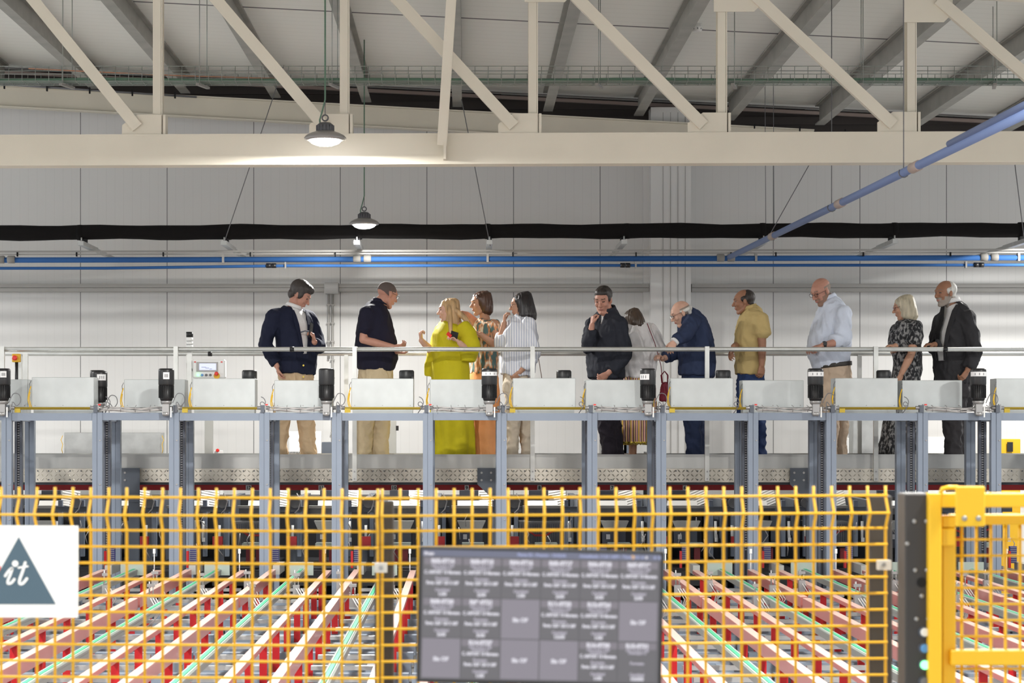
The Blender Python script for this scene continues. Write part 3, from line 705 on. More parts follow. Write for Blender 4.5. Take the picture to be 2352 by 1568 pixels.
motor(229, 852, 18.9, 'black upright motor behind the beam end, beside the second cover box', (.03, .085, -10, 60), group='black motors behind the cover boxes')
for px, d_ in ((224, 'leftmost'), (573, 'right of the control panel screen'), (934, 'right of the man in the navy polo'), (1295, 'right of the woman in the striped shirt'), (1661, 'left of the man in the khaki polo'), (2030, 'left of the grey-haired woman')):
    D = 19.15; X = Fx(px, D); zt = EYE+(972-850)/F*D
    r = empty('electric_motor', (X, D, zt-.36), 'black motor cap above a cover box '+d_, 'motor', 'black motors behind the cover boxes')
    MB().lathe((X, D, 0), [(.060, zt-.12), (.069, zt-.11), (.069, zt-.012), (.06, zt)], 28).build('fan_cover', 'black_plastic', r)
    MB().lathe((X, D, 0), [(.05, zt-.375), (.055, zt-.28), (.056, zt-.12)], 20).build('motor_body', 'black_plastic', r)
    MB().box(X+.045, X+.065, D-.06, D-.03, zt-.34, zt-.06).build('bracket', 'black_plastic', r)
# curly sensor leads at the beam ends
for i, px in enumerate([240, 598, 962, 1333, 1335, 1690, 2080]):
    if i == 4: continue
    X = Fx(px, 18.4); z0 = 2.30; pts = []
    for t in range(15):
        th = t*.55; pts.append((X+.028*math.sin(th)+.02*math.sin(t*.2), 18.46, z0+.105+.03*math.cos(th)-.004*t))
    pts.append((X-.01, 18.48, z0-.01))
    o = MB().tube(pts, .0038, 5).build('sensor_cable', 'grey_cable'); tag(o, 'small curled grey cable above the beam, %s from the left' % ORD[i if i < 4 else i-1], 'cable', 'curled cables on the beam')

# ------------------------------------------------------------------ operator things behind the frames
es = empty('emergency_stop', P(38, 870, 20.03), 'yellow emergency stop box with red button on a black stalk at the left', 'emergency stop')
p = P(38, 822, 20.03); MB().cbox(p, .08, .05, .08).build('housing', 'yellow_paint', es, bevel=.006)
MB().lathe(p+Vector((-.008, -.025, 0)), [(.012, 0), (.012, -.012), (.024, -.014), (.024, -.03), (.016, -.036)], 20, 'y').build('button', 'btn_red', es)
MB().tube([p+Vector((0, 0, -.04)), P(38, 905, 20.03)], .016, 8).build('stalk', 'black_plastic', es)
MB().box(P(47, 0, 19.72).x, P(52, 0, 20.05).x, 20.04, 20.08, 1.775, P(0, 812, 20.03).z).build('support_post', 'rail_tube', es)
cp = empty('control_panel', P(481, 868, 20.12), 'white control panel with lit screen and coloured buttons behind the handrail', 'control panel')
p = P(481, 847, 20.12); MB().cbox(p, .315, .12, .18).build('housing', 'white_part', cp, bevel=.012)
q = P(476, 842, 20.055); MB().cbox(q, .205, .012, .092).build('screen_bezel', 'conduit', cp)
sc_ = MB().cbox(P(477, 842, 20.047), .16, .008, .062).build('screen', 'screen_on', cp)
m = MB()
for k in range(3): m.cbox(P(468+k*8, 843+2*k, 20.042), .045-.01*k, .002, .004)
m.build('screen_text', 'frame_dark', cp)
for k, mt in enumerate(['led_green', 'btn_blue', 'grey_cable', 'grey_cable']):
    MB().lathe(P(455+k*9.5, 861, 20.06), [(.012, 0), (.012, -.016), (.009, -.02)], 14, 'y').build('push_button', mt, cp)
MB().lathe(P(498, 863, 20.06), [(.03, 0), (.03, -.006)], 18, 'y').build('stop_plate', 'yellow_paint', cp)
MB().lathe(P(498, 858, 20.055), [(.010, 0), (.010, -.02), (.019, -.024), (.019, -.04), (.012, -.044)], 18, 'y').build('stop_button', 'btn_red', cp)
for px in (448, 509): MB().cbox(P(px, 831, 20.057), .018, .006, .01).build('mark', 'btn_red', cp)
MB().tube([P(452, 845, 20.14), P(440, 850, 20.10), P(435.5, 855, 20.08)], .012, 8).build('bracket', 'black_plastic', cp)
tl = empty('tower_light', P(435, 870, 20.08), 'signal tower with black cap and white segments beside the control panel', 'signal light')
p = P(435.5, 0, 20.08)
for k, (y0, y1, mt) in enumerate([(762, 774, 'black_plastic'), (775, 783, 'white_part'), (784, 791, 'white_part'), (792, 800, 'white_part')]):
    MB().lathe((p.x, 20.08, 0), [(.033, P(0, y1, 20.08).z), (.034, P(0, y0, 20.08).z)], 20).build('cap' if k == 0 else 'lamp_segment', mt, tl)
    if k: MB().lathe((p.x, 20.08, 0), [(.028, P(0, y1+1, 20.08).z), (.028, P(0, y1, 20.08).z)], 16).build('ring', 'grey_cable', tl)
MB().box(p.x-.022, p.x+.022, 20.06, 20.10, 1.772, P(0, 801, 20.08).z).build('post', 'rail_tube', tl)

# things standing behind the walkway, in front of the wall
def back_box(p0, p1, y0, y1, D, mt, name, label, cat, dep=.3):
    xa_, xb_ = Fx(p0, D), Fx(p1, D); m = MB(); m.box(xa_, xb_, D, D+dep, 0, EYE+(972-y0)/F*D)
    o = m.build(name, mt, bevel=.004); tag(o, label, cat); return o
bl = ['left rear cover box seen below the first beam', 'second rear cover box, right of the first post']
for k, (a_, b_) in enumerate([(147, 233), (274, 369)]):
    o = back_box(a_, b_, 993, 1042, 23.7, 'galv', 'rear_cover_box', 'grey sheet '+bl[k], 'cover')
    
    X = Fx(a_-3 if k == 0 else b_+3, 23.68); s = -1 if k == 0 else 1; z = EYE+(972-1000)/F*23.68
    MB().tube([(X, 23.68, z), (X+s*.02, 23.68, z-.05), (X, 23.68, z-.10), (X-s*.0+s*.012, 23.68, z-.16), (X, 23.68, z-.2)], .004, 5).build('yellow_cable', 'yellow_cable', o)
o = back_box(470, 488, 960, 1064, 23.7, 'hopper_grey', 'wall_post', 'grey-beige post against the wall behind the fourth frame', 'post', .08); 
o = back_box(492, 512, 1034, 1050, 23.7, 'white_part', 'stop_box', 'small white box with red button behind the walkway', 'box', .06)
MB().lathe(P(500, 1034, 23.68), [(.02, 0), (.02, -.02), (.014, -.03)], 14, 'y').build('button', 'btn_red', o)
o = back_box(664, 738, 990, 1046, 23.7, 'sign_white', 'partition', 'pale panel standing behind the man in the navy blazer', 'panel', .05)
o = back_box(739, 767, 1015, 1046, 23.7, 'plate_dark', 'cabinet', 'small slate blue box behind the man in the navy blazer', 'box', .2)
o = back_box(880, 910, 966, 1046, 23.7, 'hopper_grey', 'cabinet_door', 'narrow grey door panel behind the man in the navy polo', 'panel', .04)  # a cabinet door, built as a thin slab down to the floor
MB().cbox(P(912.5, 983, 23.66), .03, .05, .055).build('handle', 'black_plastic', o)
o = back_box(2128, 2180, 1003, 1013, 23.7, 'white_part', 'guard_rail', 'white rail behind the bearded man in the dark suit', 'rail', .05)
o = back_box(2218, 2230, 1008, 1030, 23.7, 'wood_orange', 'pallet_stack', 'small orange stack behind the bearded man', 'stack', .3)
o = back_box(2297, 2344, 1008, 1046, 23.7, 'yellow_paint', 'yellow_cabinet', 'yellow box with black window at the right edge behind the walkway', 'box', .3)
MB().cbox(P(2320, 1026, 23.68), .065, .01, .11).build('window', 'black_plastic', o)
o = back_box(1960, 2040, 966, 1046, 23.7, 'galv', 'rear_cabinet', 'grey cabinet behind the grey-haired woman', 'cabinet', .3)
o = back_box(1915, 1950, 1005, 1046, 23.7, 'sign_white', 'partition', 'pale panel behind the man in the pale blue shirt', 'panel', .05)
o = back_box(1385, 1440, 990, 1046, 23.7, 'sign_white', 'partition', 'pale grey panel behind the woman in the striped skirt', 'panel', .05)
o = back_box(1432, 1445, 1018, 1046, 23.7, 'frame_blue', 'junction_cabinet', 'small blue-grey box left of the bare legs', 'box', .1)
for (pxx, d_) in ((660, 'the man in the navy blazer'), (1480, 'the woman in the striped skirt')):
    m = MB()
    for k in range(9): m.cbox(P(pxx+k*3.4, 1040, 23.64), .009, .02, .03)
    q0, q1 = P(pxx-2, 1044, 23.64), P(pxx+30, 1044, 23.64); m.box(q0.x, q1.x, 23.60, 23.68, 0, q0.z); 
    o = m.build('rack', 'black_matt'); tag(o, 'black toothed strip behind '+d_, 'strip')

# ------------------------------------------------------------------ machine units below the walkway
def unit_x(k): return UC0+UN*k
def machine(k):
    X = unit_x(k)
    r = empty('machine_module', (X, 22, 0), None, 'machine', 'dark machine modules under the walkway')
    MB().box(X-.35, X+.35, 22.9, 23.5, 0, 1.40).build('back_case', 'machine_black', r)
    MB().box(X-.36, X-.30, 21.3, 23.4, 0, 1.42).build('side_frame', 'plate_dark', r)
    # white channel and louvred hood that catch the light of the hall
    D = 22.0; Z = lambda y: EYE+(972-y)/F*D
    MB().bar((X-.12, D, Z(1156)), (X+.20, D, Z(1156)), .012, .075, up=(0, .7, .7)).build('channel', 'louver_white', r)
    lv = MB(); za, zb_ = Z(1162), Z(1126); ya = D-.02; sk_ = .055*max(-.6, min(1.4, k*.45+.1))
    for i in range(7):
        u = (i+.2)/6.6; z = za+(zb_-za)*u; y = ya+.16*u; lv.bar((X+.11, y-.01, z-sk_/2), (X+.29, y-.01, z+sk_/2), .008, .021, up=(0, .7, .7))
    hd_ = lv.build('louvre', 'louver_white', r)
    MB().bar((X+.20, ya+.09, (za+zb_)/2-.01), (X+.20, ya+.09+.001, (za+zb_)/2), .001, .001)
    MB().add([(X+.10, ya+.01, za), (X+.30, ya+.01, za), (X+.30, ya+.17, zb_), (X+.10, ya+.17, zb_), (X+.10, ya+.02, za), (X+.30, ya+.02, za), (X+.30, ya+.18, zb_), (X+.10, ya+.18, zb_)], [(0, 1, 2, 3), (7, 6, 5, 4), (0, 4, 5, 1), (1, 5, 6, 2), (2, 6, 7, 3), (3, 7, 4, 0)]).build('louvre_hood', 'hopper_grey', r)
    MB().box(X-.10, X+.10, D+.02, D+.08, Z(1142), Z(1126)).build('dark_panel', 'frame_dark', r)
    MB().box(X-.17, X+.22, 21.55, 21.95, EYE+(972-1181)/F*21.55, EYE+(972-1166)/F*21.55).build('tray', 'machine_grey', r)
    MB().box(X-.18, X+.23, 21.5, 21.56, EYE+(972-1167)/F*21.5, EYE+(972-1161)/F*21.5).build('tray_lip', 'hopper_grey', r)
    if k % 2 == 0 or k in (-1, 3):
        z0 = EYE+(972-1216)/F*21.4; z1 = EYE+(972-1196)/F*21.4
        MB().prism([(X-.12, z1), (X+.17, z1), (X+.13, z0), (X-.08, z0)], 21.4, 21.6).build('hopper', 'hopper_grey', r)
        m = MB(); m.box(X-.10, X+.14, 21.45, 21.9, z0-.19, z0-.02); m.build('drawer', 'frame_dark', r)
        MB().box(X-.06, X-.02, 21.43, 21.45, z0-.10, z0-.05).build('label_plate', 'tag_white', r)
    else:
        z0 = EYE+(972-1255)/F*21.4; z1 = EYE+(972-1198)/F*21.4
        m = MB(); m.box(X-.22, X+.22, 21.4, 21.8, z0, z1); dr = m.build('drawer', 'machine_grey', r)
        m = MB()
        for i in range(18): m.box(X-.2+.0235*i, X-.194+.0235*i, 21.385, 21.4, z0+.02, z1-.02)
        m.build('rib', 'frame_dark', dr)
        zc = (z0+z1)/2+.0; m = MB(); pts = [(X-.19, zc+.045), (X-.10, zc+.01), (X-.06, zc-.02), (X+.06, zc-.02), (X+.10, zc+.01), (X+.19, zc+.045)]
        m.prism(pts+[(x, z+.02) for x, z in pts[::-1]], 21.375, 21.388); m.build('handle_bow', 'red_paint' if k not in (3, 4) else 'red_dark', dr)
    for s in (-1, 1):
        m = MB(); m.box(X+s*.255-.02, X+s*.255+.02, 21.2, 21.26, .85, 1.42); m.build('upright', 'frame_blue', r)
    MB().box(X-.34, X-.20, 21.15, 21.2, EYE+(972-1175)/F*21.15, EYE+(972-1163)/F*21.15).build('cross_arm', 'plate_dark', r)
    MB().box(X+.22, X+.36, 21.15, 21.2, EYE+(972-1175)/F*21.15, EYE+(972-1163)/F*21.15).build('cross_arm', 'plate_dark', r)
    # pneumatic parts
    p = Vector((X-.28, 21.0, 1.40)); m = MB(); m.lathe((p.x, 21.0, p.z), [(.05, 0), (.055, .01), (.055, .03)], 18, 'y'); m.build('pulley', 'machine_grey', r)
    MB().tube([(X-.26, 20.95, 1.50), (X-.22, 20.94, 1.42), (X-.24, 20.94, 1.34), (X-.28, 20.95, 1.30)], .006, 8).build('air_hose', 'clear_cable', r)
    for (cx_, za_, zb2) in ((X-.30, 1.18, 1.02), (X+.27, 1.22, 1.05)):
        m = MB(); m.tube([(cx_, 20.95, za_), (cx_, 20.95, zb2)], .014, 8); m.cbox((cx_+.006, 20.95, zb2-.015), .03, .03, .04); m.build('air_cylinder', 'white_part', r)
    m = MB(); m.box(X-.04, X+.02, 21.0, 21.05, .80, .95); m.box(X+.06, X+.12, 21.0, 21.05, .80, .95); m.build('red_bracket', 'red_dark', r)
    MB().box(X-.07, X+.15, 20.9, 21.1, .97, 1.0).build('shelf', 'pale_green', r)
    m = MB(); m.box(X-.34, X-.24, 20.7, 20.75, .98, 1.08); m.build('red_block', 'red_paint', r)
    rr = random.Random(k+50)
    for i in range(5):
        m = MB(); x = X+rr.uniform(-.3, .3); z = rr.uniform(.95, 1.3); m.tube([(x, 20.9, z), (x+rr.uniform(-.03, .03), 20.88, z-.05), (x+rr.uniform(-.04, .04), 20.9, z-.12)], .005, 5).build('hose', 'clear_cable', r)
    m = MB(); m.box(X-.33, X+.33, 20.6, 22.8, .60, .74); m.build('bed', 'machine_black', r)
    return r
mdl = {}
def numdesc(k):
    n_ = 9-k; return n_
for k in range(-7, 8):
    r = machine(k); r['label'] = 'dark machine module with white louvres under number tag %d' % (9-k)

# ------------------------------------------------------------------ conveyor lanes
RZ = EYE-1.27
def lane(k):
    X = unit_x(k); g_ = .245
    n_ = 9-k
    r = empty('conveyor_lane', (X, 13, 0), 'conveyor lane with pink-topped rails and green belt leading to number tag %d' % n_, 'conveyor', 'parallel conveyor lanes')
    for s in (-1, 1):
        x = X+s*g_
        thick = (s < 0) == (k <= 0)
        segs = [(8.4, 15.22), (15.32, 18.2)] if thick else [(8.4, 18.1)]
        for (ya, yb) in segs:
            m = MB(); m.box(x-.026, x+.026, ya, yb, RZ-(.08 if thick else .03), RZ-.004); rl = m.build('rail', 'rail_pink', r)
            MB().box(x-.026, x+.026, ya+.004, yb-.004, RZ-.004, RZ).build('lit_top_strip', 'lit_rail_top', rl)  # added strip, the light on the rail top painted into its colour
        y = 9.0+(.35 if s < 0 else 0)
        while y < 18:
            m = MB(); m.box(x-.022, x+.022, y, y+.02, RZ-.50, RZ-(.075 if thick else .03)); m.build('rail_leg', 'red_paint', r)
            y += .82
        m = MB(); m.box(x-.015, x+.015, 8.6, 18.0, RZ-.52, RZ-.47); m.build('lower_rail', 'red_dark' if s > 0 else 'rail_blue', r)
    m = MB(); m.box(X-.028, X+.028, 8.4, 18.6, RZ-.055, RZ-.025); m.build('belt_beam', 'belt_guide', r)
    MB().box(X-.03, X+.03, 8.4, 18.5, RZ-.025, RZ-.012).build('belt_guide', 'belt_guide', r)
    MB().box(X-.011, X+.011, 8.4, 18.6, RZ-.012, RZ-.002).build('belt', 'belt_green', r)
    m = MB()
    for s in (-1, 1): m.box(X+s*.018-.003, X+s*.018+.003, 8.4, 18.6, RZ-.012, RZ-.004)
    m.build('belt_edge', 'belt_white', r)
    y = 9.2; i = 0
    while y < 18.2:
        m = MB(); m.box(X-.36, X+.355, y, y+.09, RZ-.33, RZ-.25); m.build('cross_beam', 'rail_blue', r)
        m = MB(); m.box(X-.215, X+.215, y+.26, y+.31, RZ-.19, RZ-.165); m.build('tie_bar', 'galv', r)
        i += 1; y += .58
    m = MB()
    y = 9.5
    while y < 18:
        m.box(X+.08, X+.16, y, y+.30, RZ-.36, RZ-.25); y += 1.72
    m.build('drive_box', 'rail_blue', r)
    # stop cylinders and sensors where the rail is split
    for (dx, y, h) in ((-.12, 15.2, .10), (.13, 16.1, .12), (-.30, 16.6, .09)):
        o = MB().cbox((X+dx, y, RZ-.02), .05, .05, .09).build('stop_cylinder', 'silver', r)
        m = MB(); m.tube([(X+dx-.012, y, RZ+.02), (X+dx-.012, y, RZ+.02+h)], .006, 6); m.tube([(X+dx+.015, y, RZ+.02), (X+dx+.015, y, RZ+.02+h*.7)], .005, 6); m.cbox((X+dx, y, RZ+.02+h*.72), .055, .02, .022)
        m.build('piston', 'silver', o)
        for q in range(3):
            MB().tube([(X+dx+.02*q, y-.03, RZ), (X+dx+.05+.02*q, y-.06, RZ-.08), (X+dx+.03, y-.05, RZ-.16), (X+dx-.02*q, y-.02, RZ-.22)], .005, 5).build('hose', 'clear_cable', o)
    MB().box(X-.12, X+.10, 18.3, 18.33, RZ-.06, RZ+.055).build('end_plate', 'pale_green', r)
    MB().box(X-.25, X-.19, 18.25, 18.75, RZ-.05, RZ+.03).build('end_block', 'hopper_grey', r)
    m = MB(); m.box(X-.30, X-.24, 18.7, 18.75, RZ+.02, RZ+.17); o = m.build('ribbed_guard', 'ribbed_blue', r)
    m = MB()
    for q in range(8): m.box(X-.30, X-.24, 18.692, 18.70, RZ+.03+q*.018, RZ+.036+q*.018)
    m.build('rib', 'belt_guide', o)
    MB().box(X-.325, X-.305, 18.65, 18.7, RZ-.02, RZ+.13).build('red_guard', 'red_paint', r)
    m = MB(); m.tube([(X+.22, 18.0, RZ), (X+.22, 18.0, RZ+.16)], .005, 6); m.cbox((X+.22, 18.0, RZ+.17), .02, .02, .04); m.build('sensor', 'white_part', r)
for k in range(-8, 9): lane(k)

# ------------------------------------------------------------------ safety fence
FD = 5.8
def fence_panel(pts_x, ytop, rows, label, slope):
    r = empty('mesh_fence', P(sum(pts_x)/len(pts_x), 972+1.95*F/FD, FD), label, 'fence', 'yellow mesh fence panels')
    zrow = [EYE-(y-972)/F*FD for y in rows]
    while zrow[-1] > .25: zrow.append(zrow[-1]-.0452)
    zt = EYE-(ytop-972)/F*FD
    def dy(z):
        # the panel is folded forwards along its second row
        z1, z2, z3 = zrow[0]-.003, zrow[1], zrow[2]
        if z1 >= z >= z2: return -.035*(z1-z)/(z1-z2)
        if z2 > z >= z3: return -.035*(z-z3)/(z2-z3)
        return 0
    m = MB(); x0_, x1_ = pts_x[0], pts_x[-1]
    for px in pts_x:
        X = (px-CX)/F*FD; s = slope*(px-x0_)/(x1_-x0_)
        zz = [zt+s, zrow[0]+s-.003, zrow[1]+s+.006, zrow[1]+s-.006, zrow[2]+s, zrow[-1]+s]
        yy = [0, 0, -.035, -.035, 0, 0]
        m.tube([(X, FD+yy[i], zz[i]) for i in range(6)], .0040, 6)
    for i, z in enumerate(zrow):
        y = FD-(.035 if i == 1 else 0)-.007
        m.tube([((x0_-CX)/F*FD-.004, y, z), ((x1_-CX)/F*FD+.004, y, z+slope)], .0040, 6)
    m.build('wire_mesh', 'yellow_paint', r); return r
rows = [1139, 1179, 1215, 1252.5, 1290]
xs = [868-41.2*k for k in range(0, 25)][::-1]
fence_panel(xs, 1117, rows, 'yellow wire mesh fence panel on the left, carrying the white sign', -.0062)
xs = [878+41.28*k for k in range(0, 29)]
fence_panel(xs, 1122, [1144, 1183, 1219, 1256, 1293.5], 'yellow wire mesh fence panel in the middle, behind the monitor', .0085)
def fpost(pa, pb_, ytop, D, label, name='fence_post', grp='dark fence posts'):
    xa_, xb_ = Fx(pa, D), Fx(pb_, D)
    r = empty(name, ((xa_+xb_)/2, D, 0), label, 'post', grp)
    MB().box(xa_, xb_, D, D+.05, 0, EYE-(ytop-972)/F*D).build('tube', 'post_black', r, bevel=.004); return r
r = fpost(860, 904, 1150, 5.87, 'dark fence post left of the monitor')
MB().cbox(P(875, 1303, 5.76), .034, .03, .026).build('clamp', 'clamp_grey', r); MB().lathe(P(875, 1303, 5.745), [(.006, 0), (.006, -.004)], 8, 'y').build('bolt', 'silver', r)
r = fpost(1998, 2050, 1138, 5.87, 'dark fence post at the right end of the mesh')
MB().cbox(P(2030, 1297, 5.76), .036, .03, .026).build('clamp', 'clamp_grey', r); MB().lathe(P(2030, 1296, 5.745), [(.006, 0), (.006, -.004)], 8, 'y').build('bolt', 'silver', r)

# sign with a slate triangle
SD = 5.74
sg = empty('sign', P(43, 1418, SD), 'white square sign with a slate triangle and the letters it', 'sign')
m = MB(); m.prism([(P(-94, 0, SD).x, P(0, 1417, SD).z), (P(179, 0, SD).x, P(0, 1418.5, SD).z), (P(180, 0, SD).x, P(0, 1207, SD).z), (P(-94, 0, SD).x, P(0, 1206, SD).z)], SD, SD+.004)
m.build('panel', 'sign_white', sg, bevel=.001)
m = MB(); m.prism([(P(-43, 0, SD).x, P(0, 1387, SD).z), (P(128, 0, SD).x, P(0, 1387, SD).z), (P(43, 0, SD).x, P(0, 1233, SD).z)], SD-.0012, SD-.0002); m.build('triangle', 'sign_slate', sg)
def ribbon(pts, wd, y, mt, par, name):
    """flat painted stroke through picture-shaped points given in sign coordinates"""
    m = MB(); q = []
    for i in range(len(pts)-1):
        for t in range(6):
            a_ = Vector(pts[max(i-1, 0)]); b_ = Vector(pts[i]); c_ = Vector(pts[i+1]); d_ = Vector(pts[min(i+2, len(pts)-1)]); u = t/6
            q.append(.5*((2*b_)+(c_-a_)*u+(2*a_-5*b_+4*c_-d_)*u*u+(3*b_-a_-3*c_+d_)*u**3))
    q.append(Vector(pts[-1])); L = []
    for i, p in enumerate(q):
        t = (q[min(i+1, len(q)-1)]-q[max(i-1, 0)]).normalized(); n_ = Vector((-t.y, t.x)); ww = wd/2*(.55 if i in (0, len(q)-1) else 1); L.append((p+n_*ww, p-n_*ww))
    vs = []
    for a_, b_ in L: vs += [(a_.x, y, a_.y), (b_.x, y, b_.y)]
    m.add(vs, [(2*i, 2*i+2, 2*i+3, 2*i+1) for i in range(len(L)-1)]); return m.build(name, mt, par)
def sp(x, y): v = P(x/3.2125, 1080+y/3.2125, SD); return (v.x, v.z)
ribbon([sp(*t) for t in [(35, 785), (62, 745), (90, 722), (80, 760), (62, 805), (60, 832), (85, 828), (112, 795)]], .0075, SD-.0022, 'sign_white', sg, 'letter_i')
MB().lathe((sp(113, 687)[0], SD-.0014, sp(113, 687)[1]), [(.0088, 0), (.0088, -.0008)], 18, 'y').build('letter_dot', 'sign_white', sg)
ribbon([sp(*t) for t in [(190, 670), (170, 740), (148, 800), (146, 832), (170, 832), (205, 790)]], .0080, SD-.0024, 'sign_white', sg, 'letter_t')
ribbon([sp(*t) for t in [(132, 718), (170, 712), (212, 706)]], .0055, SD-.0026, 'sign_white', sg, 'letter_bar')
ribbon([sp(*t) for t in [(-60, 830), (-30, 770), (-2, 705)]], .010, SD-.0028, 'btn_red', sg, 'red_stroke')

# ------------------------------------------------------------------ black control column and yellow gate
GD = 5.45
cc = empty('control_column', P(2108, 972+F*EYE/GD, GD), 'tall black control column with push buttons beside the yellow gate', 'control column')
MB().box(Fx(2079, GD), Fx(2138, GD), GD, GD+.10, 0, EYE-(1133-972)/F*GD).build('housing', 'post_black', cc, bevel=.004)
for (px, py) in ((2100, 1197), (2128, 1197), (2084, 1248), (2102, 1309), (2129, 1309), (2117, 1368), (2105, 1421), (2132, 1421)):
    MB().lathe(P(px, py, GD), [(.006, 0), (.006, -.002), (.0035, -.004)], 12, 'y').build('screw', 'silver', cc)
MB().lathe(P(2117, 1337, GD), [(.013, 0), (.013, -.002)], 20, 'y').build('key_hole', 'black_matt', cc)
for py, mt in ((1451, 'btn_white'), (1488, 'btn_blue'), (1526, 'led_green'), (1565, 'grey_cable')):
    MB().lathe(P(2122, py, GD), [(.015, 0), (.015, -.004)], 22, 'y').build('button_ring', 'frame_dark', cc)
    MB().lathe(P(2123, py, GD), [(.0112, -.004), (.0112, -.010), (.009, -.012)], 22, 'y').build('push_button', mt, cc)
gt = empty('gate', P(2150, 972+F*EYE/5.4, 5.4), 'yellow steel gate frame at the right edge', 'gate')
D = 5.42
def gbox(a_, b_, y0, y1, name, par, mt='yellow_gate', D=D, dep=.05, bev=.003):
    z0 = EYE-(y1-972)/F*D if y1 else .03
    return MB().box(Fx(a_, D), Fx(b_, D), D, D+dep, z0, EYE-(y0-972)/F*D).build(name, mt, par, bevel=bev)
gbox(2134, 2163, 1132, None, 'frame_post', gt); gbox(2163, 2600, 1132, 1165, 'frame_rail', gt)
MB().tube([P(2160, 1133, 5.41), P(2165, 1122, 5.41), P(2178, 1119, 5.41), P(2200, 1119, 5.41)], .006, 8).build('cable_loop', 'yellow_gate', gt)
hp = gbox(2196, 2263, 1116, 1209, 'hanger_plate', gt, D=5.34, dep=.012)
for px in (2215, 2247): MB().lathe(P(px, 1190, 5.34), [(.007, 0), (.007, -.003), (.004, -.006)], 12, 'y').build('bolt', 'silver', hp)
gd = empty('sliding_gate', P(2270, 972+F*EYE/5.46, 5.46), 'yellow sliding gate door with wire mesh hung in the gate frame', 'gate door')
D2_ = 5.48
gbox(2165, 2196, 1188, None, 'door_post', gd, D=D2_, dep=.04); gbox(2185, 2620, 1181, 1205, 'door_rail', gd, D=D2_-.002, dep=.04)
gbox(2183, 2620, 1493, 1528, 'middle_rail', gd, D=D2_-.02, dep=.04)
gbox(2162, 2195, 1213, 1253, 'latch', gd, D=D2_-.03, dep=.03); gbox(2164, 2195, 1183, 1212, 'latch', gd, D=D2_-.024, dep=.03)
m = MB(); Dm = 5.50
for k in range(13):
    X = Fx(2209+33.5*k, Dm); m.tube([(X, Dm, EYE-(1200-972)/F*Dm), (X, Dm, .1)], .0042, 6)
y = 1238
while y < 2800:
    z = EYE-(y-972)/F*Dm
    if z < .12: break
    m.tube([(Fx(2190, Dm), Dm-.008, z), (Fx(2620, Dm), Dm-.008, z)], .0035, 6); y += 37
m.build('wire_mesh', 'yellow_gate', gd)

# ------------------------------------------------------------------ monitor
MD = 4.4; mc = P(1241, 1417, MD); MW, MH = .5165, .2855; roll = R(1.25)
mon = empty('monitor', (mc.x, MD+.03, 0), 'large monitor showing a grid of grey status tiles in front of the fence', 'monitor')
rm = Matrix.Rotation(roll, 4, 'Y')
def mq(u0, u1, v0, v1, y0, y1):
    """box on the monitor face; u, v are fractions from the top left corner"""
    m = MB(); xs_ = [(-.5+u)*MW for u in (u0, u1)]; zs = [(.5-v)*MH for v in (v1, v0)]
    m.box(xs_[0], xs_[1], y0, y1, zs[0], zs[1]); m.v = [rm @ v + mc for v in m.v]; return m
mq(0, 1, 0, 1, 0, .035).build('housing', 'bezel', mon, bevel=.002)
scr = mq(.014, .986, .018, .975, -.001, .0).build('screen', 'scr_bg', mon)
mq(.014, .986, .018, .066, -.0016, -.001).build('title_bar', 'scr_bar', scr)
def mt_(s, u, v, size, mt, bold=.0005, al='CENTER', sx=1.0):
    p = rm @ Vector(((-.5+u)*MW, -.0024, (.5-v)*MH)) + mc
    text_obj(s, size, p, mt, scr, 'screen_text', al, roll, bold, sx)
mt_('Planta', .022, .048, .0085, 'scr_text', .0008, 'LEFT')
mt_('Planta 02 - Prensas - 10:42:36', .50, .043, .0085, 'scr_text_blue'); mt_('Actualizado 11:24 14/09 - Turno 2', .77, .043, .0085, 'scr_text_blue')
for u, mt in ((.872, 'scr_orange'), (.893, 'scr_text_blue'), (.911, 'scr_text_blue'), (.927, 'scr_text'), (.962, 'scr_text_blue'), (.98, 'scr_text_blue')):
    p = rm @ Vector(((-.5+u)*MW, -.0018, (.5-.043)*MH)) + mc
    MB().lathe(p, [(.0042 if mt == 'scr_orange' else .0026, 0), (.003, -.0006)], 12, 'y').build('icon', mt, scr)
nums = [['R02-0T14', 'R03-0T15', 'R04-0T16', 'R05-0T17', 'R06-0T18', 'R07-0T19'], ['R08-0T20', 'R09-0T21', None, 'R11-0T23', 'R12-0T24', None], [None, 'R14-0T27', None, None, 'R16-0T30', 'R15-0T31']]
qty = [['1:00', '2:00', '1:00', '2:00', '3:00', '2:00'], ['3:00', '3:00', '', '12:00', '1:00', ''], ['', '1:00', '', '', '1:00', '10:000']]
cw = .96/6; rh = .298
